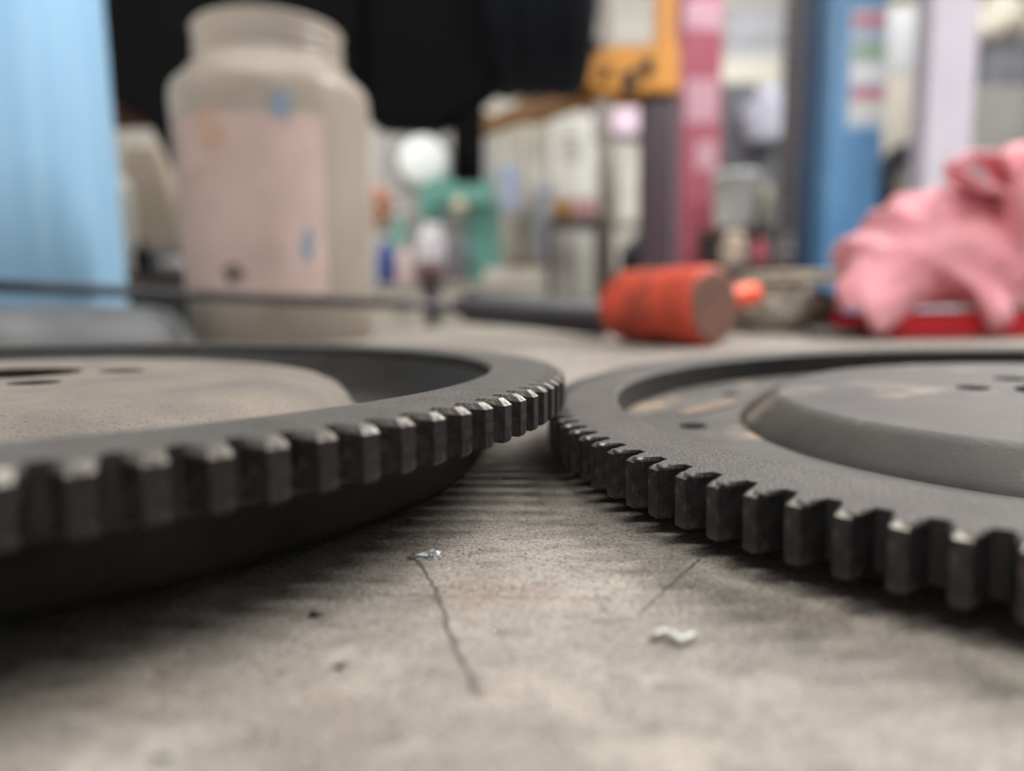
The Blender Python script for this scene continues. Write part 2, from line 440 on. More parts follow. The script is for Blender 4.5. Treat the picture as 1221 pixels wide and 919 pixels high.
# greasy lumps clinging under two of the left teeth
m_grease = mat('grease', (30, 29, 28), (52, 50, 48), 900, .4, bump=.0002, bscale=1200)
def clump(px, py, D, r, parent, seed):
    p = at(px, py, D); bm = bmesh.new()
    bmesh.ops.create_icosphere(bm, subdivisions=3, radius=1)
    for v in bm.verts:
        k = 1 + .5*noise.noise(v.co*1.7 + Vector((seed, 0, 0))); v.co = Vector((v.co.x*r*k*.7, v.co.y*r*k*.7, v.co.z*r*k*1.2))
    for f in bm.faces: f.smooth = True
    o = mk('grease_clump', bm, m_grease, parent)
    bpy.context.view_layer.update()
    o.location = parent.matrix_world.inverted() @ p
clump(459, 574, .139, .0013, wl_, 3); clump(248, 617, .112, .0012, wl_, 9)

# ------------------------------------------------------------------ chips and flecks on the worktop
m_chip = mat('bright_swarf', (205, 205, 200), (160, 160, 156), 400, .35, metal=.5)
m_bead = mat('shiny_bead', (235, 235, 232), rough=.12, metal=1)
m_foil = mat('grey_swarf', (200, 200, 198), (140, 140, 140), 500, .4, metal=.6, bump=.0002, bscale=900)
def P3(px, py, h): return on_bench(px, py, h)
bm = bmesh.new()
pts = [P3(778, 762, .0005), P3(784, 754, .0009), P3(795, 753, .0010), P3(805, 758, .0008), P3(812, 764, .0006), P3(820, 761, .0007), P3(830, 754, .0012)]
add_tube(bm, pts, [.0004, .0006, .0006, .0006, .0007, .0006, .0003], 8)
tag(mk('metal_shaving', bm, m_chip), 'curled white metal shaving on the worktop in front of the right flywheel', 'shaving')
def flake(px, py, r, label, m_, seed, flat=.35):
    p = on_bench(px, py, 0); bm = bmesh.new()
    bmesh.ops.create_icosphere(bm, subdivisions=3, radius=1)
    for v in bm.verts:
        k = 1 + .7*noise.noise(v.co*1.4 + Vector((seed*3.1, 1, 0))); v.co = Vector((v.co.x*r*k, v.co.y*r*k*.6, max(v.co.z*r*flat*k, -r*flat*.3)))
    z0 = min(v.co.z for v in bm.verts)
    for v in bm.verts: v.co.z -= z0
    for f in bm.faces: f.smooth = seed in (3, 8)
    o = mk('metal_flake', bm, m_, None, p); return tag(o, label, 'flake')
flake(508, 664, .0026, 'crumpled grey metal flake at the top of the worktop crack', m_foil, 2)
flake(592, 751, .0004, 'tiny bright fleck right of the worktop crack', m_bead, 3)
m_dull = mat('dull_swarf', (176, 170, 160), (150, 144, 134), 300, .6)
flake(712, 806, .0009, 'pale fleck in the middle of the foreground worktop', m_dull, 5, .12)
flake(780, 812, .0016, 'pale smear of swarf in front of the curled shaving', m_dull, 6, .1)
flake(196, 903, .0008, 'pale metal chip standing in for a blurred glint at the near left edge of the worktop', m_chip, 8, .9)  # pale colour paints a glint
flake(376, 734, .0011, 'dark grey crumb on the worktop before the left flywheel', m_grease, 11, .4)
flake(405, 796, .0009, 'small dark crumb on the worktop left of the crack', m_grease, 12, .3)

# ------------------------------------------------------------------ things standing on the far part of the worktop
def base_at(px, D): p = at(px, 400, D); return Vector((p.x, D, BENCH))
U = lambda px, D: px*D/F_PX      # pixels to metres at depth D

# blue paper roll
D = .92; bx = at(20, 300, D).x
roll = thing('paper_roll', 'tall pale blue paper roll standing behind the bowl at the left end', 'paper roll', (bx, D, BENCH))
bm = bmesh.new(); R = .121; n = 180; prof = []
for i in range(n):
    a = 2*PI*i/n; prof.append(R*(1 + .0045*math.sin(a*9+1) + .004*noise.noise(Vector((math.cos(a)*6, math.sin(a)*6, 0)))) + (.003 if 4.2 < a < 4.62 else 0))
rows = []
for z, k in ((0, .985), (.004, 1), (.2, 1), (.436, 1), (.44, .985)):
    rows.append([bm.verts.new((prof[i]*k*math.cos(2*PI*i/n), prof[i]*k*math.sin(2*PI*i/n), z)) for i in range(n)])
for a, b in zip(rows[:-1], rows[1:]):
    for i in range(n): bm.faces.new((a[i], a[(i+1) % n], b[(i+1) % n], b[i])).smooth = True
inn = [bm.verts.new((.025*math.cos(2*PI*i/n), .025*math.sin(2*PI*i/n), .44)) for i in range(n)]
for i in range(n): bm.faces.new((rows[-1][i], rows[-1][(i+1) % n], inn[(i+1) % n], inn[i]))
bm.faces.new(rows[0][::-1])
mk('paper', bm, mat('blue_paper', (138, 180, 212), (152, 192, 220), 14, .9, stretch=(3, 3, .12), bump=.001, bscale=30, detail=3), roll)
part('cardboard_core', mat('cardboard', (160, 130, 98), (140, 112, 84), 30, .9), roll, ('lathe', [(.025, .02), (.025, .441), (.021, .441), (.021, .02)], 32))

# grey upturned bowl, cut by the left edge of the picture
D = .64; bx = at(48, 380, D).x
bowl = thing('metal_bowl', 'grey upturned metal bowl lying under the long bar at far left', 'bowl', (bx, D, BENCH))
part('shell', mat('dull_grey_metal', (112, 114, 114), (84, 86, 90), 16, .62, metal=.15, bump=.0006, bscale=50), bowl,
     ('lathe', [(0, .0432), (.060, .0432), (.088, .0415), (.105, .0365), (.116, .0265), (.1205, .0140), (.1215, .003), (.1245, .0008), (.1245, 0), (.118, 0), (.114, .02), (.100, .033), (0, .040)], 72))
part('rim_bead', mat('bowl_rim', (90, 92, 96), rough=.4, metal=.6), bowl, ('lathe', [(.1240, .0002), (.1262, .0012), (.1262, .0032), (.1240, .0042), (.1215, .003)], 72, {'close': True}))

# big plastic jar
D = .81; bx = at(340, 400, D).x
jar = thing('plastic_jar', 'big open translucent plastic jar with a faded pinkish label', 'jar', (bx, D, BENCH))
zj = lambda py: at(330, py, D).z - BENCH
zq = lambda py, dd: at(330, py, D-dd).z - BENCH
RB = .1000; RS = .1035; RN = .0755
zt_, zn, zs_ = zq(6, .076), zq(54, .08), zq(88, .10)
prof = [(0, .004), (.06, .003), (RB*.95, .0), (RB*.985, .005), (RB*.99, .05), (RB, .12), (RB*.5+RS*.5, .2), (RS, zs_-.010), (RS*.998, zs_), (RS*.985, zs_+.006), (RS*.95, zs_+.0115), (RS*.89, zs_+.016), (RN+.006, zn-.003), (RN+.002, zn-.001),
        (RN, zn+.003), (RN, zn+.008), (RN+.0022, zn+.010), (RN, zn+.013), (RN, zn+.019), (RN+.0022, zn+.021), (RN, zn+.024), (RN, zt_-.006), (RN+.003, zt_-.003), (RN+.001, zt_), (RN-.004, zt_),
        (RN-.004, zn), (RS*.93, zs_+.008), (RS*.965, zs_-.002), (RB*.97, .12), (RB*.95, .008), (0, .007)]
m_jar = mat('milky_plastic', (210, 202, 192), (196, 187, 176), 9, .3, transl=.42, alpha=.7, c3=(186, 176, 158), s3=14, lo3=.55, hi3=.75)
part('jar_body', m_jar, jar, ('lathe', prof, 96))
m_base_shade = mat('jar_base_shade', (128, 116, 96), (108, 98, 82), 20, .5)
part('shaded_base', m_base_shade, jar, ('lathe', [(0, .0085), (RB*.94, .0085), (RB*.955, .045), (RB*.94, .047), (0, .043)], 64))  # darker fill that paints the bowl's shadow into the jar base
def patch(name, m_, parent, a0, a1, z0, z1, rr, th=.0004, nx=40, nz=14, edge=0.0):
    bm = bmesh.new(); g = []
    for k in range(nz+1):
        z = z0+(z1-z0)*k/nz; row = []
        for i in range(nx+1):
            a = a0+(a1-a0)*i/nx; r = rr(z)+th; zz = z
            if edge and (k in (0, nz)): zz += edge*noise.noise(Vector((i*.6, k, 3)))
            row.append(bm.verts.new((r*math.cos(a), r*math.sin(a), zz)))
        g.append(row)
    for k in range(nz):
        for i in range(nx): bm.faces.new((g[k][i], g[k][i+1], g[k+1][i+1], g[k+1][i])).smooth = True
    return mk(name, bm, m_, parent)
def rjar(z):
    pr = prof[3:8]
    for (ra, za), (rb, zb) in zip(pr[:-1], pr[1:]):
        if za <= z <= zb: return ra+(rb-ra)*(z-za)/(zb-za)
    return RB
D2 = D
def ang(px, z):  # angle on the jar wall seen at a pixel column
    s = (at(px, 300, D2-.07).x - bx)/rjar(z); s = max(-1, min(1, s)); return 1.5*PI + math.asin(s)
m_lab = mat('faded_label', (196, 172, 164), (180, 158, 150), 18, .75, c3=(172, 140, 116), s3=11, lo3=.6, hi3=.75)
patch('label', m_lab, jar, ang(226, .1)-.35, ang(390, .1), at(300, 352, D2-.10).z-BENCH, at(300, 132, D2-.10).z-BENCH, rjar, edge=.002)
m_blue = mat('blue_print', (112, 132, 156), (140, 152, 166), 60, .7)
m_rust = mat('rusty_smudge', (184, 148, 128), (190, 162, 148), 90, .8)
m_dk = mat('dark_smudge', (92, 82, 80), (120, 104, 100), 120, .8)
def blot(name, m_, px, py, wpx, hpx, seed):
    # irregular spot on the jar wall
    z = at(px, py, D2-.105).z-BENCH; a = ang(px, z); bm = bmesh.new(); n = 22
    r0 = U(wpx/2, D); r1 = U(hpx/2, D); R = rjar(z)+.0009
    rings = []
    for q in (.02, .3, .6, .85, 1):
        ring = []
        for i in range(n):
            t = 2*PI*i/n; k = q*(1+.5*noise.noise(Vector((math.cos(t)*1.3+seed*5, math.sin(t)*1.3, 0))))
            aa = a + r0*k*math.cos(t)/R; zz = z+r1*k*math.sin(t); rr = rjar(zz)+.0009
            ring.append(bm.verts.new((rr*math.cos(aa), rr*math.sin(aa), zz)))
        rings.append(ring)
    bm.faces.new(rings[0])
    for p, q in zip(rings[:-1], rings[1:]):
        for i in range(n): bm.faces.new((p[i], q[i], q[(i+1) % n], p[(i+1) % n]))
    return mk(name, bm, m_, jar)
blot('blue_mark', m_blue, 354, 121, 22, 30, 1); blot('blue_mark', m_blue, 372, 290, 12, 40, 2)
blot('rusty_mark', m_rust, 272, 150, 34, 44, 3); blot('dark_mark', m_dk, 288, 326, 24, 22, 4)

# small black box between bowl and jar
bb = thing('black_case', 'small black plastic case between the bowl and the jar', 'case', (at(205, 380, .84).x, .86, BENCH))
part('case_body', mat('black_plastic', (38, 38, 40), (50, 50, 52), 30, .45), bb, ('box', -.035, .022, -.03, .03, 0, .040, .004))
part('case_lid', mat('black_plastic_lid', (46, 46, 48), rough=.4), bb, ('box', -.036, .023, -.031, .031, .040, .048, .003))
nut = thing('chrome_socket', 'small bright chrome socket on the worktop beside the bowl', 'socket', (at(193, 405, .66).x+.004, .70, BENCH))
part('socket_body', mat('chrome', (205, 203, 198), rough=.2, metal=.95), nut,
     ('lathe', [(0, 0), (.008, 0), (.009, .001), (.009, .008), (.008, .0095), (.0055, .0095), (.005, .003), (0, .003)], 24))

# pry bar: long dark blade-bar resting on the bowl, black grip on the worktop
p_end = at(726, 375, .75); p_end.z = BENCH + .0205
p_gl = at(551, 366, .70); p_tip = at(-70, 338, .60)
pry = thing('pry_bar', 'long dark steel pry bar with a black grip, laid from the bowl to the mallet', 'pry bar', (0, 0, 0))
dgl = (p_end-p_gl).normalized()
part('grip', mat('black_rubber', (58, 58, 62), (46, 46, 50), 40, .55), pry,
     ('tube', [p_gl-dgl*.001, p_gl+dgl*.003, p_gl+dgl*.02, p_gl.lerp(p_end, .5), p_end-dgl*.02, p_end-dgl*.004, p_end], [.0105, .0145, .0152, .0168, .0198, .0195, .014], 28))
bend = p_gl.lerp(p_tip, .82)
part('bar', mat('dark_bar_steel', (66, 62, 66), (50, 48, 52), 30, .42, metal=.6), pry,
     ('tube', [p_gl+dgl*.004, p_gl.lerp(p_tip, .2), p_gl.lerp(p_tip, .5), bend, p_tip], [.0044, .0044, .0046, .0052, .0052], 16))
part('ferrule', mat('ferrule_steel', (90, 90, 94), rough=.35, metal=.8), pry, ('tube', [p_gl-dgl*.006, p_gl+dgl*.002], [.007, .0085], 20))

# orange soft-face mallet
ax = Vector((.60, -.80, 0)).normalized()
fc = at(852, 362, .60); fc.z = BENCH + .0345
bc = fc - ax*.112
mal = thing('mallet', 'orange soft-faced mallet lying with its dirty round face to the viewer', 'mallet', (fc.x, fc.y, BENCH))
mal_inv = Vector((fc.x, fc.y, BENCH))
L_ = lambda p: p - mal_inv
m_or = mat('orange_rubber', (214, 80, 52), (184, 64, 44), 26, .62, c3=(112, 60, 46), s3=40, lo3=.48, hi3=.66, bump=.0006, bscale=120)
rh = .0340
tt = [0, .004, .012, .05, .1, .146, .150, .152]
part('head', m_or, mal, ('tube', [L_(bc + ax*s) for s in (0, .002, .008, .016, .03, .06, .09, .104, .110, .112)], [.022, .027, .0315, .0335, .034, .0335, .034, .034, .0328, .0305], 40))
part('striking_face', mat('dirty_face', (128, 88, 74), (98, 76, 68), 50, .8, bump=.0006, bscale=160, c3=(160, 92, 70), s3=30), mal,
     ('tube', [L_(fc - ax*.001), L_(fc + ax*.0008), L_(fc + ax*.0016)], [.0303, .0302, .028], 40))
hd = Vector((.80, .60, 0))
hc = bc.lerp(fc, .5)
part('handle', mat('orange_handle', (240, 92, 48), (220, 80, 44), 30, .5), mal,
     ('tube', [L_(hc + hd*.030), L_(hc + hd*.06 + Vector((0, 0, .003))), L_(hc+hd*.10+Vector((0, 0, .006))), L_(hc+hd*.135+Vector((0, 0, .009))), L_(hc+hd*.14+Vector((0, 0, .009)))], [.012, .011, .0115, .012, .008], 20))

# crumpled cloths
def heap(bm, rx, ry, h, seed, amp=.25, freq=1.6, sub=6, sharp=1.0, off=Vector((0, 0, 0)), under=.0, mi=0, shape=None):
    t = bmesh.new(); bmesh.ops.create_icosphere(t, subdivisions=sub, radius=1)
    for v in t.verts:
        c = v.co.copy(); p = c*freq + Vector((seed*7.3, seed*1.7, seed*3.1))
        q = p + .6*Vector((noise.noise(p), noise.noise(p+Vector((9, 0, 0))), noise.noise(p+Vector((0, 9, 0)))))
        rdg = (1-abs(noise.noise(q))*2.2) + .5*(1-abs(noise.noise(q*2.1))*2.2) + .22*(1-abs(noise.noise(q*4.7))*2)
        k = 1 + amp*(rdg-.9)*sharp
        if shape: k *= shape(c)
        v.co = Vector((c.x*rx*k, c.y*ry*k, max(0.0, (c.z*.62+.38)*h*k))) + off
    for f in t.faces: f.smooth = True
    join(bm, t, mi)
m_pink = mat('pink_cloth', (246, 176, 184), (236, 156, 168), 12, .9, sheen=.2, bump=.0006, bscale=300, c3=(196, 168, 152), s3=13, lo3=.58, hi3=.72, transl=.12)
D = .74
tray = thing('red_tray', 'shallow red plastic tray under the pink rag', 'tray', (at(1180, 400, D).x, D+.02, BENCH))
m_red = mat('red_plastic', (196, 30, 40), (176, 24, 34), 20, .38)
TX0, TX1 = at(1072, 400, D-.09).x - tray.location.x, .16
part('tray_floor', m_red, tray, ('box', TX0+.006, TX1-.006, -.094, .024, 0, .004, .001))
for nm, b in (('tray_wall', (TX0, TX0+.007, -.1, .03)), ('tray_wall', (TX1-.007, TX1, -.1, .03)), ('tray_wall', (TX0+.0072, TX1-.0072, -.1, -.093)), ('tray_wall', (TX0+.0072, TX1-.0072, .023, .03))):
    part(nm, m_red, tray, ('box', b[0], b[1], b[2], b[3], 0, .022, .002))
# the rag, heaped over the tray's left wall
rag_c = Vector((at(1115, 400, D).x, D+.0, BENCH))
rag = thing('pink_rag', 'crumpled pink rag with a bow-like loop, heaped over the red tray', 'rag', rag_c)
def smin(a, b, k): h = max(0, min(1, .5+.5*(b-a)/k)); return b*(1-h)+a*h - k*h*(1-h)
def blob_cloth(bm, parts_, c, floor, amp=.004, cell=.05, seed=0, sub=6, dirv=(1, .4, -.6), k=.03):
    # one sheet wrapped over several rounded lumps, with long soft creases
    dv = Vector(dirv).normalized()
    def sd(p):
        d = None
        for (q, r) in parts_:
            e = Vector(((p.x-q[0])/r[0], (p.y-q[1])/r[1], (p.z-q[2])/r[2])); L = (abs(e.x)**2.6+abs(e.y)**2.6+abs(e.z)**2.6)**(1/2.6)
            v = (L-1)*min(r); d = v if d is None else smin(d, v, k)
        return d
    t = bmesh.new(); bmesh.ops.create_icosphere(t, subdivisions=sub, radius=1)
    c = Vector(c)
    for v in t.verts:
        n = v.co.copy(); a, b = 0, .3
        for _ in range(18):
            mid = (a+b)/2
            if sd(c+n*mid) < 0: a = mid
            else: b = mid
        p = c + n*a
        q = p/cell; al = q.dot(dv); q = q - dv*al*.62 + Vector((seed*3.3, seed, 0))
        w = .8*noise.noise(q*.6+Vector((5, 1, 2)))
        r1 = 1-2*abs(noise.noise(q+Vector((w, w, -w)))); r2 = 1-2*abs(noise.noise(q*2.2+Vector((w, 3, w))))
        p += n*amp*((r1-.5)*2 + (r2-.5)*.8)
        p.z = max(p.z, floor if rag_c.y + p.y > .644 else .0015); v.co = p
    for f in t.faces: f.smooth = True
    join(bm, t)
Q = lambda px, py, d=.72: tuple(at(px, py, d) - rag_c)
bm = bmesh.new()
blob_cloth(bm, [(Q(1060, 322, .735), (.046, .050, .046)), (Q(1112, 306, .745), (.066, .060, .062)), (Q(1172, 296, .76), (.060, .06, .060)), (Q(1238, 300, .76), (.062, .06, .085)),
                (Q(1130, 322, .71), (.062, .040, .030)), (Q(1205, 262, .74), (.026, .026, .030)), (Q(1225, 320, .70), (.05, .03, .040)),
                (Q(1042, 352, .690), (.032, .020, .028)), (Q(1047, 378, .655), (.012, .013, .022)), (Q(1190, 345, .685), (.028, .02, .026)), (Q(1186, 370, .652), (.011, .011, .018))],
           Q(1140, 320, .735), .029, .0062, .05, 4, k=.018)
# bow loop and tail
def band(bm, path, wid, th=.004, n=40, seed=0):
    pts = [Vector(p) for p in path]; rows = []
    for i in range(n+1):
        f = i/n*(len(pts)-1); k = min(int(f), len(pts)-2); u = f-k
        p0 = pts[max(k-1, 0)]; p1 = pts[k]; p2 = pts[k+1]; p3 = pts[min(k+2, len(pts)-1)]
        p = .5*((2*p1)+(p2-p0)*u+(2*p0-5*p1+4*p2-p3)*u*u+(3*p1-p0-3*p2+p3)*u**3)
        d = (.5*((p2-p0)+(2*p0-5*p1+4*p2-p3)*2*u+(3*p1-p0-3*p2+p3)*3*u*u)).normalized()
        s = Vector((.25, 1, .1)).normalized(); s = (s-d*s.dot(d)).normalized(); nn = d.cross(s)
        row = []
        for q in range(9):
            x = -1+q/4; row.append((p + s*x*wid/2*(1+.15*noise.noise(Vector((i*.2, seed, 0)))) + nn*.004*noise.noise(Vector((i*.25, x*2, seed))), nn))
        rows.append([bm.verts.new(c+nn*th/2) for c, nn in row] + [bm.verts.new(c-nn*th/2) for c, nn in reversed(row)])
    m_ = len(rows[0])
    for a, b in zip(rows[:-1], rows[1:]):
        for k in range(m_): bm.faces.new((a[k], a[(k+1) % m_], b[(k+1) % m_], b[k])).smooth = True
    bm.faces.new(rows[0][::-1]); bm.faces.new(rows[-1])
LP = lambda px, py, d=.70: at(px, py, d) - rag_c
band(bm, [LP(1212, 262), LP(1192, 232), LP(1160, 222), LP(1141, 205), LP(1148, 190), LP(1170, 187), LP(1192, 200), LP(1206, 228), LP(1218, 262)], .052, .007, seed=1)
band(bm, [LP(1205, 300, .69), LP(1206, 250, .68), LP(1211, 215, .68), LP(1226, 180, .69), LP(1250, 185, .70), LP(1262, 240, .71), LP(1255, 300, .72)], .06, .008, seed=2)
bmesh.ops.recalc_face_normals(bm, faces=bm.faces)
mk('cloth', bm, m_pink, rag)

D = .83
glove = thing('grey_rag', 'crumpled grey-beige rag lying between the mallet and the pink rag', 'rag', (at(944, 400, D).x-.016, D, BENCH))
bm = bmesh.new()
heap(bm, .064, .050, .054, 3, .22, 1.4, 6)
mk('cloth', bm, mat('grey_cloth', (150, 144, 132), (118, 114, 104), 16, .9, bump=.0006, bscale=300, c3=(98, 94, 88), s3=20), glove)
pad = thing('folded_cloth', 'folded cream cloth on top of the grey-beige rag', 'cloth', (at(960, 335, D).x, D+.02, BENCH+.0545))
bm = bmesh.new()
for k, (zz, sc, dx) in enumerate(((0, 1, 0), (.0075, .93, .002))):
    t = bmesh.new(); bmesh.ops.create_grid(t, x_segments=30, y_segments=16, size=1)
    bmesh.ops.solidify(t, geom=list(t.faces), thickness=.0055/.06)
    for v in t.verts:
        x = v.co.x*.062*sc + dx; y = v.co.y*.05*sc
        v.co = Vector((x, y, abs(v.co.z)*.06 + zz + .0018*noise.noise(Vector((x*40, y*40, k))) + .002))
    zmin = min(v.co.z for v in t.verts)
    for v in t.verts: v.co.z += -zmin + zz
    for f in t.faces: f.smooth = True
    join(bm, t)
mk('cloth', bm, mat('cream_cloth', (196, 188, 168), (170, 160, 142), 20, .9), pad)
# grey oblong block at the foot of the rag
blk = thing('sanding_block', 'small grey oblong block on the worktop in front of the grey rag', 'block', (at(1000, 398, .69).x, .70, BENCH))
part('block_body', mat('dull_grey_block', (112, 112, 112), (92, 92, 94), 40, .6), blk, ('box', -.024, .030, -.012, .012, 0, .010, .003))

# ------------------------------------------------------------------ workshop behind: lift posts
def pxw(x0, x1, D): return at(x0, 300, D).x, at(x1, 300, D).x
def zat(py, D): return at(610, py, D).z

m_redp = mat('red_paint', (180, 92, 108), (168, 82, 98), 4, .45, c3=(204, 132, 142), s3=9, lo3=.6, hi3=.75)
m_wst = mat('white_sticker', (212, 170, 182), (198, 146, 162), 12, .5)
D = 4.8; x0, x1 = pxw(810, 857, D); cx = (x0+x1)/2; hw = (x1-x0)/2
post = thing('lift_post', 'red-painted lift post with white stickers behind the mallet', 'lift post', (cx, D, 0))
part('post_shaft', m_redp, post, ('box', -hw, hw, 0, .26, .02, 4.4, .008))
part('base_plate', m_redp, post, ('box', -.28, .28, -.15, .42, 0, .02, .004))
part('conduit', mat('grey_conduit', (148, 150, 158), (128, 130, 138), 6, .5), post, ('box', -hw-.075, -hw-.005, .03, .12, .02, zat(112, D), .006))
for (a, b, l, r_) in ((2, 40, .05, .95), (98, 150, .1, .9), (172, 206, .35, .9)):
    z1, z0 = zat(a, D), zat(b, D)
    part('sticker', m_wst, post, ('box', -hw+2*hw*l, -hw+2*hw*r_, -.003, .0005, z0, z1))

m_bluep = mat('blue_paint', (84, 134, 176), (74, 120, 162), 3, .45, c3=(100, 144, 182), s3=8)
D = 3.3; x0, x1 = pxw(984, 1046, D); cx = (x0+x1)/2; hw = (x1-x0)/2
post = thing('lift_post', 'tall blue lift post with a strip of coloured stickers', 'lift post', (cx, D, 0), group=None)
part('post_shaft', m_bluep, post, ('box', -hw, hw, 0, .30, .02, 4.4, .01))
part('base_plate', m_bluep, post, ('box', -.3, .3, -.15, .45, 0, .02, .004))
part('shaded_side', mat('shaded_blue_paint', (50, 76, 108), (42, 64, 94), 4, .5), post, ('box', -hw-.035, -hw-.002, .14, .30, .02, 4.2, .006))  # strip of darker blue, painting shade on the post's left side
bm = bmesh.new()
for k in range(60):
    z = .5+k*.06; add_box(bm, -hw-.085, -hw-.05, .25, .28, z, z+.045, .006, 1)
o = mk('lift_chain', bm, mat('chain_steel', (128, 112, 104), (104, 92, 88), 20, .5, metal=.4), post); o['kind'] = 'stuff'
sx0, sx1 = at(1011, 100, D).x-cx, hw-.003
part('sticker_strip', mat('pale_strip', (176, 190, 206), (160, 176, 196), 6, .5), post, ('box', sx0, sx1, -.003, .0005, zat(160, D), zat(14, D)))
for nm, col, a, b in (('red_sticker', (196, 120, 136), 24, 38), ('green_sticker', (146, 172, 144), 60, 78), ('white_sticker', (214, 214, 214), 84, 104), ('red_sticker', (184, 112, 128), 112, 126), ('white_sticker', (200, 200, 196), 128, 150)):
    part(nm, mat('sticker_%d_%d_%d' % col, col, rough=.5), post, ('box', sx0+.012, sx1-.004, -.006, -.0028, zat(b, D), zat(a, D)))

D = 2.9; x0, x1 = pxw(1096, 1152, D); cx = (x0+x1)/2; hw = (x1-x0)/2
post = thing('square_post', 'white-painted square post right of the blue lift post', 'pillar', (cx, D, 0))
part('shaft', mat('lilac_white_paint', (172, 166, 176), (160, 154, 166), 2, .6, c3=(152, 146, 158), s3=9, lo3=.6, hi3=.8), post, ('box', -hw, hw, 0, .12, .01, ZC-.002, .012))
part('foot', mat('pillar_foot', (150, 146, 152), rough=.6), post, ('box', -hw-.05, hw+.05, -.05, .17, 0, .01, .003))

# yellow lift with dark column
m_yel = mat('yellow_paint', (208, 142, 44), (188, 122, 36), 8, .5, c3=(160, 108, 40), s3=12)
m_mar = mat('maroon_paint', (62, 40, 50), (50, 34, 44), 5, .5)
D = 2.7; x0, x1 = pxw(768, 802, D); cx = (x0+x1)/2; hw = (x1-x0)/2
post = thing('lift_post', 'dark maroon lift post carrying a yellow carriage and arm', 'lift post', (cx, D, 0))
zc0, zc1 = zat(116, D), zat(60, D)
part('post_shaft', m_mar, post, ('box', -hw, hw, 0, .14, .02, zc0, .006))
part('base_plate', m_mar, post, ('box', -.2, .2, -.1, .25, 0, .02, .004))
part('upper_shaft', m_yel, post, ('box', at(786, 20, D).x-cx, hw+.006, .01, .13, zc1+.001, 4.2, .006))
part('carriage', m_yel, post, ('box', at(735, 80, D).x-cx, hw+.01, -.04, .18, zc0+.001, zc1, .012),
     ('prism', [(at(x, y, D).x-cx, at(x, y, D).z) for x, y in ((684, 104), (682, 74), (700, 62), (736, 60), (740, 66), (748, 74), (748, 108), (738, 116), (712, 112), (704, 106))], -.05, .06, .006))
for q, (a, b, c, d) in enumerate(((697, 56, 712, 70), (742, 92, 756, 118), (766, 78, 776, 96), (716, 88, 726, 100))):
    part('rubber_block', mat('dark_block', (40, 36, 34), rough=.7), post, ('box', at(a, 80, D).x-cx, at(c, 80, D).x-cx, -.075, -.0405 if q in (1, 2) else -.0505, zat(d, D), zat(b, D), .004))
A = at(700, 104, D+.05) - Vector((cx, D, 0)); B = at(560, 158, 3.6) - Vector((cx, D, 0))
dv = (B-A); Ln = dv.length
mt = Matrix.Translation(A) @ dv.to_track_quat('X', 'Z').to_matrix().to_4x4()
bm = bmesh.new(); add_box(bm, 0, Ln*.45, -.05, .05, -.055, .045, .006, mtx=mt); add_box(bm, Ln*.4, Ln, -.04, .04, -.035, .025, .006, mtx=mt)
mk('arm', bm, mat('brown_yellow_paint', (178, 122, 46), (140, 96, 44), 8, .5), post)
part('arm_pad', mat('black_rubber_pad', (30, 30, 32), rough=.7), post, ('lathe', [(0, 0), (.06, 0), (.06, .05), (0, .05)], 24, {'mtx': Matrix.Translation(B+Vector((0.05, 0, .03)))}))

# ------------------------------------------------------------------ raised car
D = 1.75
m_blk = mat('black_underbody', (12, 12, 13), (15, 15, 17), 6, .8, bump=.002, bscale=20, spec=.12)
m_tyre = mat('tyre_rubber', (32, 36, 44), (25, 28, 34), 14, .8, bump=.0008, bscale=80, spec=.2)
car = thing('car', 'raised car seen from below, black tyre and underbody above the bench', 'car', (at(430, 100, 2.0).x, 2.0, zat(60, 2.0)))
c0 = car.location.copy()
def cp(px, py, d): p = at(px, py, d); return p - c0
ux0, ux1 = cp(60, 0, 1.9).x, cp(590, 0, 1.9).x
uz = zat(30, 2.4)-c0.z
part('underbody', m_blk, car, ('box', ux0-.35, ux1+.22, -.1, .55, uz+.02, uz+.30, .03))
part('body_shell', mat('dark_car_paint', (30, 32, 38), rough=.3), car, ('box', ux0-.4, ux1+.30, -.30, .58, uz+.301, uz+.75, .12, 4))
sh = [(cp(x, y, D).x, cp(x, y, D).z) for x, y in ((96, -60), (104, 108), (128, 116), (152, 128), (172, 146), (190, 178), (206, 214), (240, 228), (330, 232), (400, 205), (428, 168), (428, -60))]
bm = bmesh.new(); add_prism(bm, sh, -.24, -.15, .012)
mk('splash_shield', bm, m_blk, car)
gb = [(cp(x, y, 1.8).x, cp(x, y, 1.8).z) for x, y in ((430, -60), (430, 134), (446, 145), (520, 147), (546, 136), (600, 90), (612, -60))]
bm = bmesh.new(); add_prism(bm, gb, -.19, -.05, .015); mk('gearbox', bm, m_blk, car)
part('drive_flange', m_blk, car, ('tube', [cp(558, 130, 1.86), cp(558, 216, 1.86)], U(18, 1.86), 24))
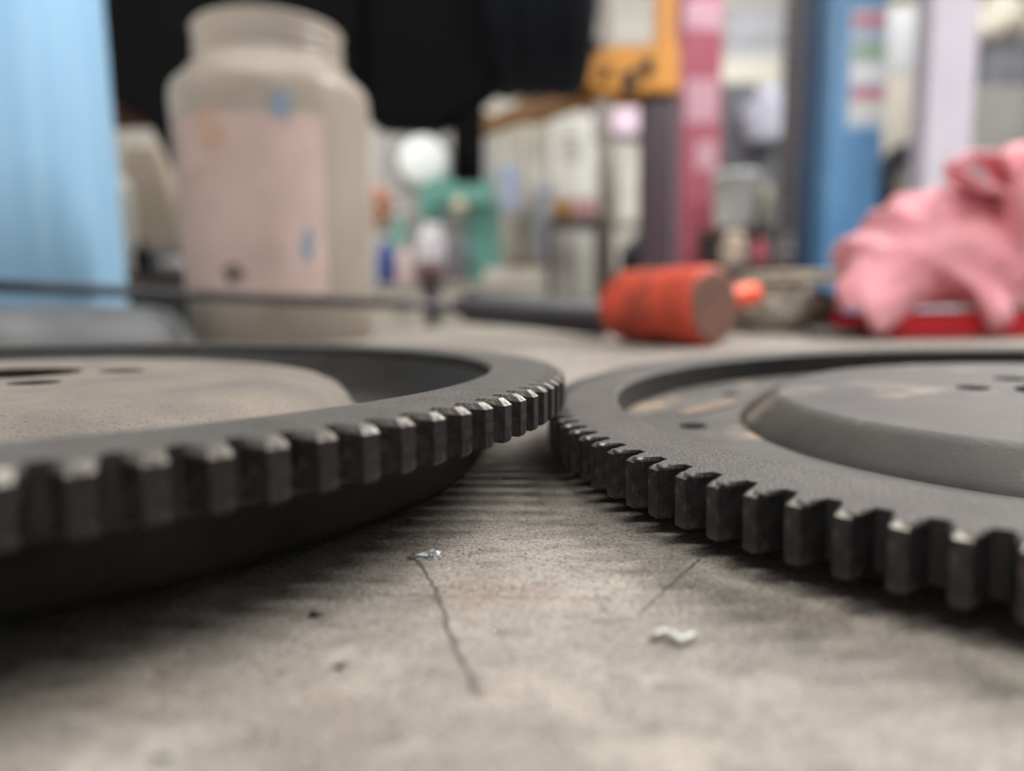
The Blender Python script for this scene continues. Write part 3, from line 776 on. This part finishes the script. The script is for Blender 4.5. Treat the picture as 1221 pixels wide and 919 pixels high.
def tyre(px, bottom, wpx, d, rad, parent, yoff=0):
    dm = d+rad*.75; wd = U(wpx, dm)/2; zc = zat(bottom, dm)+rad-c0.z; x = cp(px, 0, dm).x
    T = Matrix.Translation((x, d+rad*.9-c0.y+yoff, zc)) @ Matrix.Rotation(PI/2, 4, 'Y')
    pr = [(rad*.62, -wd*.8), (rad*.8, -wd*.98), (rad*.92, -wd), (rad*.975, -wd*.86), (rad, -wd*.6)]
    for g in (-.35, 0, .35):
        pr += [(rad, (g-.09)*wd), (rad*.975, (g-.07)*wd), (rad*.975, (g+.07)*wd), (rad, (g+.09)*wd)]
    pr += [(rad, wd*.6), (rad*.975, wd*.86), (rad*.92, wd), (rad*.8, wd*.98), (rad*.62, wd*.8)]
    o = part('tyre', m_tyre, parent, ('lathe', pr, 64, {'mtx': T}))
    part('wheel_rim', mat('rim_grey', (120, 122, 126), rough=.4, metal=.6), o, ('lathe', [(rad*.62, -wd*.8), (rad*.55, -wd*.6), (rad*.2, -wd*.45), (0, -wd*.45), (0, wd*.45), (rad*.2, wd*.45), (rad*.55, wd*.6), (rad*.62, wd*.8)], 40, {'mtx': T}))
tyre(640, 108, 118, 1.62, .33, car)
tyre(-60, 108, 118, 1.62, .33, car)
part('rusty_bracket', mat('rusty_iron', (104, 66, 46), (70, 52, 44), 20, .8), car, ('box', cp(112, 0, 1.95).x, cp(166, 0, 1.95).x, -.1, .0, cp(0, 152, 1.95).z, cp(0, 124, 1.95).z, .01),
     ('box', cp(126, 0, 1.95).x, cp(150, 0, 1.95).x, -.1, .0, cp(0, 126, 1.95).z, uz, .01))

# ------------------------------------------------------------------ back bench and what stands on it
m_cream = mat('cream_panel', (206, 200, 186), (190, 184, 170), 3, .6)
m_lgrey = mat('light_grey_board', (172, 168, 164), (154, 150, 148), 3, .7)
D = 5.2; x0, x1 = pxw(425, 655, D); BBZ = zat(336, D)
bb = thing('back_bench', 'long cream-fronted bench at the back with a pale worktop', 'workbench', ((x0+x1)/2, D, 0)); hw = (x1-x0)/2
part('carcass', mat('cream_body', (176, 170, 158), rough=.7), bb, ('box', -hw+.01, hw-.01, .03, .68, .05, BBZ-.04, .004))
part('worktop', mat('pale_worktop', (190, 184, 172), (160, 152, 142), 8, .5), bb, ('box', -hw, hw, 0, .70, BBZ-.04, BBZ, .006))
for k in range(4):
    a = -hw+.02+k*(2*hw-.04)/4; b = a+(2*hw-.04)/4-.012
    o = part('door', m_cream, bb, ('box', a, b, .01, .028, .1, BBZ-.06, .003))
    part('door_handle', mat('dark_handle', (60, 60, 62), rough=.4, metal=.6), o, ('tube', [(b-.05, .0, BBZ-.25), (b-.05, .0, BBZ-.13)], .008, 10))
bd = thing('grey_board', 'grey board standing on two legs behind the back bench', 'board', (bb.location.x, 5.96, 0)); bw = at(592, 200, 5.96).x-bb.location.x
part('panel', m_lgrey, bd, ('box', -hw, bw, -.02, .02, 1.0, zat(146, 5.96), .004))
for x in (-hw+.05, bw-.05): part('leg', m_lgrey, bd, ('box', x-.03, x+.03, -.02, .02, 0, .999, .003))
def on_bb(px, d=5.45): return Vector((at(px, 300, d).x, d, BBZ))
def SZ(px, d=5.45): return px*d/F_PX
# white dish on the board
p = at(505, 193, 5.92)
disc = thing('round_disc', 'round white disc fixed to the grey board behind the back bench', 'disc', p)
MTY = Matrix.Rotation(PI/2, 4, 'X')
part('face', mat('bright_white', (236, 240, 238), rough=.4), disc, ('lathe', [(0, .05), (SZ(22, 5.84), .045), (SZ(29, 5.84), .025), (SZ(30, 5.84), .0), (0, .0)], 48, {'mtx': MTY}))
part('rim', mat('grey_rim', (120, 118, 118), rough=.5), disc, ('lathe', [(SZ(30, 5.84), -.014), (SZ(34, 5.84), -.014), (SZ(34, 5.84), .012), (SZ(30.2, 5.84), .02)], 48, {'mtx': MTY, 'close': True}))
# teal drill press
m_teal = mat('teal_paint', (112, 168, 156), (98, 150, 140), 5, .5)
p = on_bb(577, 5.62); zr = lambda py, d=5.62: zat(py, d)-BBZ
dr = thing('drill_press', 'teal drill press standing at the right of the back bench', 'drill', p)
xx = lambda px, d=5.62: at(px, 300, d).x - p.x
part('base', m_teal, dr, ('box', xx(545), xx(602), -.15, .16, 0, .05, .01))
part('drill_stand', m_teal, dr, ('box', xx(556), xx(597), -.02, .14, .05, zr(236), .02))
part('head', m_teal, dr, ('box', xx(512), xx(590), -.13, .15, zr(248), zr(212), .03), ('box', xx(503), xx(530), -.1, .1, zr(262), zr(222), .03))
part('table', mat('cast_iron', (110, 108, 104), rough=.5, metal=.4), dr, ('box', xx(512), xx(558), -.14, .08, zr(300), zr(294), .005))
part('chuck', mat('drill_steel', (180, 176, 168), rough=.3, metal=.8), dr, ('tube', [(xx(522), -.03, zr(280)), (xx(522), -.03, zr(262))], [.02, .035], 16))
part('feed_knob', mat('cream_knob', (214, 200, 164), rough=.5), dr, ('lathe', [(0, 0), (.05, 0), (.055, .02), (.04, .045), (0, .05)], 24, {'mtx': Matrix.Translation((xx(551), -.131, zr(246))) @ MTY}))
# small stuff along the back bench
def bottle(px, w, h, d, m_, label, cat='bottle', cap=None, name='bottle'):
    t = thing(name, label, cat, on_bb(px, d)); r = SZ(w, d)/2; H = SZ(h, d)
    part('body', m_, t, ('lathe', [(0, 0), (r*.95, 0), (r, .01), (r, H*.6), (r*.85, H*.72), (r*.4, H*.82), (r*.4, H*.9)], 28))
    part('cap', cap or m_cream, t, ('lathe', [(r*.45, H*.9), (r*.45, H), (0, H)], 20))
m_blub = mat('blue_jug', (66, 84, 150), (54, 70, 132), 8, .4)
bottle(460, 24, 56, 5.4, m_blub, 'dark blue jug at the left end of the back bench', 'jug', name='jug')
bottle(482, 20, 48, 5.35, mat('pinkish_white', (214, 190, 190), rough=.5), 'pinkish white bottle next to the blue jug', cap=mat('pink_cap', (210, 140, 140), rough=.5))
bottle(478, 22, 88, 5.6, m_teal, 'small teal bottle behind the pinkish white bottle', name='bottle')
bm = bmesh.new(); heap(bm, SZ(17), .07, SZ(66), 5, .25, 1.6, 4)
t = thing('plastic_bag', 'crumpled white plastic bag in the middle of the back bench', 'bag', on_bb(516, 5.34)); mk('bag', bm, mat('white_plastic', (222, 218, 222), (196, 190, 196), 8, .35), t)
bm = bmesh.new(); heap(bm, SZ(10), .05, SZ(58), 6, .2, 1.6, 4)
t = thing('grey_sack', 'dark grey sack beside the teal drill press', 'sack', on_bb(548, 5.27)); mk('sack', bm, mat('grey_sack', (110, 108, 114), rough=.7), t)
def carton(px0, px1, h, d, col, label, name='carton', cat='box'):
    t = thing(name, label, cat, on_bb((px0+px1)/2, d)); hw = SZ(px1-px0, d)/2; H = SZ(h, d)
    part('box', mat('carton_%d_%d_%d' % col, col, tuple(int(c*.9) for c in col), 8, .7), t, ('box', -hw, hw, -.08, .08, 0, H, .005))
    part('flap', mat('flap_%d_%d_%d' % col, tuple(int(c*.95) for c in col), rough=.7), t, ('box', -hw*.98, hw*.98, -.082, .06, H, H+.012, .003))
carton(609, 646, 24, 5.6, (122, 98, 84), 'brown carton at the right end of the back bench')
carton(577, 612, 14, 5.28, (222, 214, 200), 'low cream carton in front of the drill press')
carton(614, 648, 13, 5.29, (212, 208, 196), 'low off-white carton in front of the brown carton')
# orange hose on the board
p = at(449, 246, 5.91)
t = thing('hose_coil', 'orange hose coil hung on the left of the grey board', 'hose', p)
bm = bmesh.new()
for k in range(4):
    r = SZ(15-k*1.5, 5.84); yy = -.02-k*.008
    add_tube(bm, [(r*math.cos(a), yy, r*1.2*math.sin(a)) for a in [2*PI*i/28 for i in range(29)]], .016, 8)
mk('coil', bm, mat('orange_hose', (214, 140, 96), (196, 120, 80), 8, .5), t)
part('hook', m_rod, t, ('tube', [(0, .02, SZ(14, 5.84)), (0, -.06, SZ(14, 5.84)), (0, -.065, SZ(16, 5.84))], .008, 8))
# maroon stool before the bench
D = 4.3; p = at(514, 330, D); zs = p.z
st = thing('stool', 'stool with a worn maroon seat on one dark leg before the back bench', 'stool', (p.x, D, 0))
part('seat', mat('maroon_vinyl', (112, 82, 84), (92, 68, 72), 10, .6), st, ('lathe', [(0, zs-.05), (SZ(15, D), zs-.05), (SZ(17, D), zs), (SZ(16, D), zs+.08), (SZ(10, D), zs+.10), (0, zs+.10)], 32))
part('pedestal', mat('dark_pedestal', (62, 64, 72), rough=.4, metal=.5), st, ('lathe', [(.035, .03), (.035, zs-.3), (.05, zs-.2), (.05, zs-.05), (0, zs-.05)], 20))
part('foot_ring', mat('dark_foot', (48, 50, 54), rough=.5), st, ('lathe', [(0, 0), (.2, 0), (.2, .015), (.05, .04), (0, .04)], 32))

# pale lockers
D = 6.6
m_lock = mat('pale_locker', (202, 198, 184), (188, 184, 170), 2, .55)
m_lock_lit = mat('lit_locker', (232, 232, 224), (222, 222, 214), 2, .5)  # whiter copy of the locker paint, bright light put into the colour
for k, (a, b, ms, lab) in enumerate(((560, 592, m_lock, 'pale locker half hidden by the teal drill'), (593, 625, m_lock, 'pale locker with a blue notice on its door'),
                                     (626, 655, m_lock, 'pale locker behind the leaning grey plank'), (656, 708, m_lock_lit, 'locker lightened as if lit, widest and rightmost of the row'))):
    xa, xb = pxw(a, b, D); hw = (xb-xa)/2; top = zat(128+k*3, D)
    t = thing('locker', lab, 'locker', ((xa+xb)/2, D, 0), group=None)
    part('carcass', ms, t, ('box', -hw, hw, .02, .5, 0, top, .004))
    o = part('door', ms, t, ('box', -hw+.012, hw-.012, 0, .018, .08, top-.03, .003))
    part('handle', mat('locker_handle', (90, 90, 88), rough=.4, metal=.6), o, ('tube', [(hw-.06, -.012, 1.5), (hw-.06, -.012, 1.65)], .009, 8))
    for q in range(4): part('vent_slot', mat('slot_dark', (110, 108, 100), rough=.8), o, ('box', -hw*.5, hw*.5, -.003, .001, top-.22-q*.06, top-.2-q*.06))
    if k == 1: part('blue_notice', mat('notice_blue', (140, 156, 184), (160, 172, 194), 6, .6), o, ('box', -hw*.7, hw*.7, -.004, -.001, zat(250, D), zat(196, D)))
# leaning plank
D = 6.1
a = at(640, 330, D); b = at(650, 212, D+.3)
t = thing('plank', 'grey plank leaning against the lockers', 'plank', (a.x-.05, D, 0))
top = Vector((b.x-a.x+.05, .38, b.z)); dv = top.normalized()
mt = dv.to_track_quat('Z', 'Y').to_matrix().to_4x4()
bm = bmesh.new(); add_box(bm, -.085, .085, -.012, .012, .012, top.length, .004, mtx=mt)
mk('board', bm, mat('grey_board', (168, 172, 180), (150, 154, 162), 6, .6), t)
# dark shelf stand with tin and box
D = 5.6; x0, x1 = pxw(654, 722, D); hw = (x1-x0)/2; zt = zat(259, D)
m_dkb = mat('dark_brown_metal', (82, 66, 60), (66, 54, 50), 8, .6)
t = thing('shelf_stand', 'dark shelf stand with thin legs in front of the lightened locker', 'stand', ((x0+x1)/2, D, 0))
part('top_shelf', m_dkb, t, ('box', -hw, hw, 0, .4, zt-.07, zt, .006))
for x in (-hw+.02, hw-.02):
    for y in (.02, .38): part('leg', m_dkb, t, ('box', x-.02, x+.02, y-.018, y+.018, 0, zt-.07, .003))
part('low_shelf', m_cream, t, ('box', -hw+.045, hw-.045, .04, .36, .6, .63, .004))
p = Vector((at(672, 300, D+.12).x, D+.15, zt)); r = SZ(11, D)
t = thing('paint_tin', 'orange-yellow tin on the dark shelf stand', 'tin', p)
part('can', mat('orange_tin', (222, 164, 70), (204, 146, 60), 10, .5), t, ('lathe', [(0, 0), (r, 0), (r, SZ(19, D)), (r*1.04, SZ(19.5, D)), (r*1.04, SZ(20.5, D)), (0, SZ(20, D))], 28))
part('lid', mat('tin_lid', (190, 180, 160), rough=.4, metal=.5), t, ('lathe', [(0, SZ(20.2, D)), (r*.9, SZ(20.6, D)), (r*.9, SZ(21.5, D)), (0, SZ(21.5, D))], 28))
p = Vector((at(699, 300, D+.12).x, D+.15, zt))
t = thing('pink_box', 'pink carton beside the tin on the dark shelf stand', 'box', p)
part('box', mat('pink_card', (206, 156, 156), (190, 138, 140), 10, .7), t, ('box', -SZ(12, D), SZ(12, D), -.07, .07, 0, SZ(19, D), .005))
part('box_lid', mat('pink_lid', (196, 148, 150), rough=.7), t, ('box', -SZ(12.5, D), SZ(12.5, D), -.075, .075, SZ(19, D), SZ(22, D), .004))
# grey pipe column
D = 6.2; x0, x1 = pxw(713, 731, D)
t = thing('steel_pipe', 'slim grey pipe between the lockers and the dark lift post', 'column', ((x0+x1)/2, D, 0))
part('pipe', mat('grey_pipe', (150, 144, 136), (132, 128, 122), 3, .6), t, ('lathe', [(0, .02), ((x1-x0)/2, .02), ((x1-x0)/2, ZC-.002), (0, ZC-.002)], 28))
part('flange', mat('pipe_flange', (120, 116, 112), rough=.6), t, ('lathe', [(0, 0), (.14, 0), (.14, .02), (0, .02)], 28))
# screen on the back wall
D = 9.4; p = at(737, 142, D)
t = thing('wall_screen', 'dark-framed screen showing a pale pink picture on the back wall', 'screen', (p.x, D+.1, p.z))
hw, hh = U(37, D), U(23, D)
part('case', mat('screen_case', (70, 68, 72), rough=.5), t, ('box', -hw, hw, -.06, 0, -hh, hh, .01))
part('display', glow('screen_glow', (200, 176, 192), .25), t, ('box', -hw*.66, hw*.72, -.066, -.0605, -hh*.62, hh*.8, .001))
# pale coats on hooks on the wall
for (px, y0, y1, sd, lab) in ((756, 176, 262, 1, 'off-white coat hanging on the back wall under the screen'), (752, 272, 322, 2, 'pale grey-white overall hanging low on the back wall')):
    D = 9.38 if sd == 1 else 9.15; p = at(px, y0, D); H = U(y1-y0, D); hw = U(19, D)
    t = thing('coat' if sd == 1 else 'overall', lab, 'coat' if sd == 1 else 'overall', p)
    bm = bmesh.new(); n = 40; rows = []
    for k in range(15):
        f = k/14; ww = hw*(.35+.65*min(1, f*2.2)); row = []
        for i in range(n):
            a = 2*PI*i/n; fold = 1+.22*math.sin(a*7+sd+f)*f
            row.append(bm.verts.new((ww*math.cos(a), .055*math.sin(a)*fold-.02, -H*f)))
        rows.append(row)
    for a, b in zip(rows[:-1], rows[1:]):
        for i in range(n): bm.faces.new((a[i], b[i], b[(i+1) % n], a[(i+1) % n])).smooth = True
    bm.faces.new(rows[0]); bm.faces.new(rows[-1][::-1])
    mk('fabric', bm, mat('pale_fabric_%d' % sd, (206, 202, 192) if sd == 1 else (190, 188, 182), (184, 180, 170), 3, .9), t)
    part('hook', m_rod, t, ('tube', [(0, YB-D, .03), (0, -.03, .03), (0, -.03, -.02)], .01, 8))
# black bin
D = 3.7; p = at(766, 330, D)
t = thing('waste_bin', 'black waste bin with a sloping lid beside the dark lift post', 'bin', (p.x, D, 0)); hw = U(22, D)
part('bin_body', m_blk, t, ('box', -hw, hw, -.1, .12, 0, zat(306, D), .01))
part('bin_lid', mat('black_lid', (34, 36, 42), rough=.5), t, ('prism', [(-hw-.005, zat(306, D)), (hw+.005, zat(306, D)), (hw+.005, zat(262, D)), (hw*.4, zat(266, D)), (-hw-.005, zat(300, D))], -.105, .125, .006))
t = thing('blue_cloth', 'small blue cloth on top of the black waste bin', 'cloth', (at(762, 300, D+.02).x+.05, D+.01, zat(265, D)))
bm = bmesh.new(); heap(bm, .035, .05, .06, 8, .2, 1.5, 4); mk('cloth', bm, m_blub, t)

# ------------------------------------------------------------------ right side clutter
m_dg = mat('dark_grey_metal', (104, 106, 112), (88, 90, 96), 3, .5)
D = 5.4; x0, x1 = pxw(862, 932, D); hw = (x1-x0)/2
t = thing('tall_cabinet', 'dark grey tall cabinet between the red and blue lift posts', 'cabinet', ((x0+x1)/2, D, 0)); top = zat(104, D)
part('carcass', m_dg, t, ('box', -hw, hw, .02, .5, 0, top, .005))
for s in (-1, 1):
    o = part('door', m_dg, t, ('box', min(s*.004, s*(hw-.005)), max(s*.004, s*(hw-.005)), 0, .018, .08, top-.02, .003))
    part('handle', mat('cabinet_handle', (60, 60, 62), rough=.4), o, ('tube', [(s*.03, -.012, 1.3), (s*.03, -.012, 1.45)], .008, 8))
p = at(912, 120, D-.03)
t = thing('plastic_wrap', 'bundle of shiny clear plastic hanging on the dark grey cabinet', 'plastic', (p.x, D-.062, zat(176, D)))
bm = bmesh.new(); heap(bm, U(23, D), .05, U(58, D), 9, .3, 1.8, 5)
mk('wrap', bm, mat('shiny_wrap', (196, 200, 214), (150, 154, 166), 14, .15, spec=.9), t)
D = 9.3; x0, x1 = pxw(864, 930, D); hw = (x1-x0)/2
t = thing('wall_panel', 'pale grey panel with a cream lower band high on the back wall', 'panel', ((x0+x1)/2, YB-.02, zat(100, D)))
H = zat(6, D)-zat(100, D)
part('panel', mat('pale_grey_panel', (180, 182, 188), (168, 170, 176), 1, .6), t, ('box', -hw, hw, -.06, 0, .28, H, .01))
part('lower_band', mat('cream_band', (196, 194, 180), rough=.6), t, ('box', -hw-.1, hw*.85, -.1, 0, 0, .279, .01))
D = 4.2
x0, x1 = pxw(850, 922, D); hw = (x1-x0)/2; zt = zat(274, D)
t = thing('crate_stand', 'dark brown wooden stand carrying the white bucket', 'stand', ((x0+x1)/2, D, 0))
part('stand_top', m_dkb, t, ('box', -hw, hw, 0, .36, zt-.04, zt, .004))
for x in (-hw+.025, hw-.025):
    for y in (.03, .33): part('leg', m_dkb, t, ('box', x-.022, x+.022, y-.022, y+.022, 0, zt-.04, .003))
part('back_panel', m_dkb, t, ('box', -hw+.05, hw-.05, .31, .33, .1, zt-.041, .002))
p = Vector((at(877, 250, D+.16).x, D+.17, zt)); r = U(27, D)
t = thing('bucket', 'white plastic bucket on the brown stand right of the red lift post', 'bucket', p)
part('pail', mat('white_bucket', (232, 234, 232), (216, 220, 216), 4, .4), t, ('lathe', [(0, 0), (r*.78, 0), (r*.82, .01), (r, U(60, D)), (r*1.05, U(60, D)), (r*1.05, U(65, D)), (r*.97, U(65, D)), (r*.76, .02), (0, .02)], 40))
part('bail', m_rod, t, ('tube', [(r*1.05*math.cos(a), -.5*r*math.sin(a), U(60, D)-.12*math.sin(a)) for a in [PI*i/14 for i in range(15)]], .004, 6))
p = Vector((at(911, 262, D+.1).x, D+.1, zt))
t = thing('yellow_can', 'pale yellow-green can next to the white bucket', 'can', p)
part('can', mat('pale_can', (186, 182, 160), (170, 164, 148), 8, .5), t, ('lathe', [(0, 0), (U(8, D), 0), (U(8, D), U(44, D)), (U(6, D), U(48, D)), (0, U(48, D))], 24))
def hanging(px0, px1, y0, y1, D, col, label, sd, name='rag', cat='rag'):
    t = thing(name, label, cat, (at((px0+px1)/2, 300, D).x, D, zat(y1, D))); bm = bmesh.new()
    heap(bm, U((px1-px0)/2, D), .03, zat(y0, D)-zat(y1, D), sd, .18, 1.7, 5)
    mk('cloth', bm, mat('cloth_%d_%d_%d' % col, col, tuple(int(c*.86) for c in col), 8, .9), t)
D = 3.95
zs = zat(322, D); x0, x1 = pxw(858, 925, D); hw = (x1-x0)/2
t = thing('low_stand', 'low dark stand in front of the brown stand, holding rags', 'stand', ((x0+x1)/2, D, 0))
part('stand_top', m_mar, t, ('box', -hw, hw, -.12, .12, zs-.03, zs, .004))
for x in (-hw+.025, hw-.025):
    for y in (-.09, .09): part('leg', m_mar, t, ('box', x-.02, x+.02, y-.02, y+.02, 0, zs-.03, .003))
hanging(862, 890, 282, 322, D, (206, 186, 168), 'cream rag on the low dark stand behind the mallet', 21)
hanging(897, 915, 292, 322, D-.04, (208, 112, 120), 'pinkish red rag beside the cream rag', 22)
D = 4.5; p = at(940, 318, D)
t = thing('pedestal', 'slim grey pedestal left of the blue lift post', 'pedestal', (p.x+.02, D, 0))
part('shaft', m_dg, t, ('lathe', [(0, .02), (.05, .02), (.05, zat(322, D)-.02), (.09, zat(322, D)-.015), (.09, zat(322, D)), (0, zat(322, D))], 24))
part('foot', m_dg, t, ('lathe', [(0, 0), (.16, 0), (.16, .02), (0, .02)], 24))
t = thing('jar', 'small white jar on the slim grey pedestal', 'jar', (p.x+.02, D, zat(322, D))); r = U(13, D)
part('jar_body', mat('white_jar', (212, 212, 206), rough=.4), t, ('lathe', [(0, 0), (r, 0), (r, U(22, D)), (r*.8, U(25, D)), (r*.8, U(27, D)), (0, U(27, D))], 28))
part('jar_lid', mat('grey_jar_lid', (140, 140, 138), rough=.5), t, ('lathe', [(r*.9, U(27, D)), (r*.9, U(34, D)), (0, U(34, D))], 28))
D = 4.9; x0, x1 = pxw(932, 946, D)
t = thing('steel_post', 'thin black steel post left of the blue lift post', 'post', ((x0+x1)/2, D, 0))
part('shaft', mat('black_steel', (48, 50, 56), rough=.5), t, ('box', -(x1-x0)/2, (x1-x0)/2, 0, .08, .01, 3.0, .004))
part('foot', mat('black_foot', (44, 46, 50), rough=.5), t, ('box', -.1, .1, -.06, .14, 0, .01, .002))
# beige cabinet and hanging tyre right of the blue post
D = 5.2; x0, x1 = pxw(1040, 1112, D); hw = (x1-x0)/2; top = zat(14, D)
t = thing('beige_cabinet', 'tall beige-grey cabinet between the blue lift post and the white square post', 'cabinet', ((x0+x1)/2, D, 0))
part('carcass', mat('beige_metal', (166, 160, 150), (148, 142, 134), 2, .6), t, ('box', -hw, hw, .02, .55, 0, top, .005))
part('door', mat('beige_door', (172, 166, 154), (156, 150, 140), 2, .6), t, ('box', -hw+.01, hw-.01, 0, .018, .06, zat(96, D), .003))
part('upper_door', mat('grey_door', (150, 152, 154), rough=.6), t, ('box', -hw+.01, hw-.01, 0, .018, zat(94, D), top-.02, .003))
p = at(1082, 222, D)
t = thing('spare_tyre', 'worn black tyre hung on the beige cabinet', 'tyre', (p.x, D-.092, p.z)); r = U(48, D)
pr = [(r*.62, -.07), (r*.85, -.085), (r*.96, -.07), (r, -.03), (r, .03), (r*.96, .07), (r*.85, .085), (r*.62, .07), (r*.66, 0)]
part('tread', m_tyre, t, ('lathe', pr, 48, {'mtx': MTY, 'close': True}))
part('hook', m_rod, t, ('tube', [(0, .09, r*.6), (0, -.1, r*.6), (0, -.1, r*.7)], .012, 8))
# grey cabinet at the far right with things on top
D = 5.0; x0, x1 = pxw(1152, 1330, D); hw = (x1-x0)/2; top = zat(112, D)
t = thing('grey_cabinet', 'wide grey cabinet behind the pink rag at the right edge', 'cabinet', ((x0+x1)/2, D, 0))
part('carcass', mat('grey_beige_metal', (146, 142, 136), (130, 126, 122), 2, .6), t, ('box', -hw, hw, .02, .6, 0, top, .005))
for k in range(3):
    a = -hw+.01+k*(2*hw-.02)/3
    o = part('door', mat('grey_cabinet_door', (142, 140, 136), (126, 124, 122), 2, .55), t, ('box', a, a+(2*hw-.02)/3-.012, 0, .018, .06, top-.02, .003))
    part('handle', mat('cabinet_handle2', (70, 70, 72), rough=.4), o, ('tube', [(a+.05, -.012, 1.3), (a+.05, -.012, 1.45)], .008, 8))
t = thing('tool_box', 'dark grey tool box on top of the wide grey cabinet', 'toolbox', (at(1205, 100, D+.2).x, D+.22, top))
hw2 = U(42, D)
part('box_body', m_dg, t, ('box', -hw2, hw2, -.15, .15, 0, .24, .008))
part('box_lid', mat('dark_lid', (84, 84, 92), rough=.5), t, ('box', -hw2*1.01, hw2*1.01, -.155, .155, .24, .30, .008))
part('carry_handle', m_rod, t, ('tube', [(-.1, 0, .30), (-.08, 0, .325), (.08, 0, .325), (.1, 0, .30)], .008, 8))
t = thing('cream_sack', 'cream folded sack lying on the dark grey tool box', 'sack', (at(1190, 60, D+.2).x, D+.22, top+.336))
bm = bmesh.new(); heap(bm, U(30, D), .13, .30, 31, .16, 1.3, 5)
mk('sack', bm, mat('cream_sackcloth', (158, 152, 140), (142, 136, 124), 4, .9), t)

# left gap, between the blue roll and the jar
D = 4.6; x0, x1 = pxw(143, 212, D); hw = (x1-x0)/2
t = thing('engine_crate', 'beige tapered machine housing standing behind the jar', 'machine', ((x0+x1)/2, D, 0))
part('housing', mat('beige_machine', (158, 146, 130), (140, 130, 116), 3, .6), t, ('prism', [(-hw*1.1, zat(292, D)), (hw*1.25, zat(292, D)), (hw*1.1, zat(240, D)), (hw*.45, zat(162, D)), (-hw*.55, zat(162, D)), (-hw*.9, zat(220, D))], 0, .35, .02))
part('plinth', m_dg, t, ('box', -hw*1.3, hw*1.4, -.05, .4, 0, zat(292, D)-.001, .01))
D = 4.3; p = at(140, 240, D)
t = thing('gas_bottle', 'pale grey gas bottle beside the blue paper roll', 'gas bottle', (p.x, D, 0)); r = U(16, D)
part('cylinder', mat('pale_cylinder', (176, 176, 170), (160, 160, 154), 3, .5), t, ('lathe', [(0, 0), (r, 0), (r, zat(222, D)), (r*.8, zat(208, D)), (r*.35, zat(200, D)), (0, zat(200, D))], 28))
part('valve', m_rod, t, ('lathe', [(.03, zat(200, D)), (.03, zat(190, D)), (0, zat(190, D))], 14))
D = 3.9; zt = zat(318, D)
t = thing('dark_trolley', 'dark tool trolley seen in the gap between roll and jar', 'trolley', (at(178, 330, D).x, D, 0)); hw = U(48, D)
part('trolley_top', m_dkb, t, ('box', -hw, hw, -.02, .4, zt-.05, zt, .006))
for k in range(3): part('drawer', mat('trolley_drawer', (70, 68, 70), rough=.5), t, ('box', -hw+.01, hw-.01, 0, .39, .15+k*(zt-.22)/3, .14+(k+1)*(zt-.22)/3, .006))
for sx in (-1, 1):
    for y in (.04, .34): part('caster', m_tyre, t, ('lathe', [(0, -.015), (.05, -.015), (.05, .015), (0, .015)], 20, {'mtx': Matrix.Translation((sx*(hw-.06), y, .05)) @ Matrix.Rotation(PI/2, 4, 'Y')}))
    part('caster_fork', m_rod, t, ('box', sx*(hw-.06)-.02, sx*(hw-.06)+.02, .02, .36, .1005, .149, .002))
t = thing('metal_pan', 'small bright metal pan on the dark tool trolley', 'pan', (at(208, 310, D+.1).x, D+.12, zt))
part('pan_body', mat('bright_pan', (190, 192, 190), rough=.3, metal=.5), t, ('lathe', [(0, 0), (U(14, D), 0), (U(17, D), U(16, D)), (U(16.5, D), U(16, D)), (U(13, D), .01), (0, .01)], 32))
t = thing('dark_bottle', 'dark bottle on the tool trolley left of the metal pan', 'bottle', (at(168, 310, D+.1).x, D+.12, zt)); r = U(10, D)
part('body', m_blk, t, ('lathe', [(0, 0), (r, 0), (r, U(26, D)), (r*.4, U(34, D)), (r*.4, U(38, D))], 24))
part('cap', m_dg, t, ('lathe', [(r*.45, U(38, D)), (r*.45, U(42, D)), (0, U(42, D))], 16))
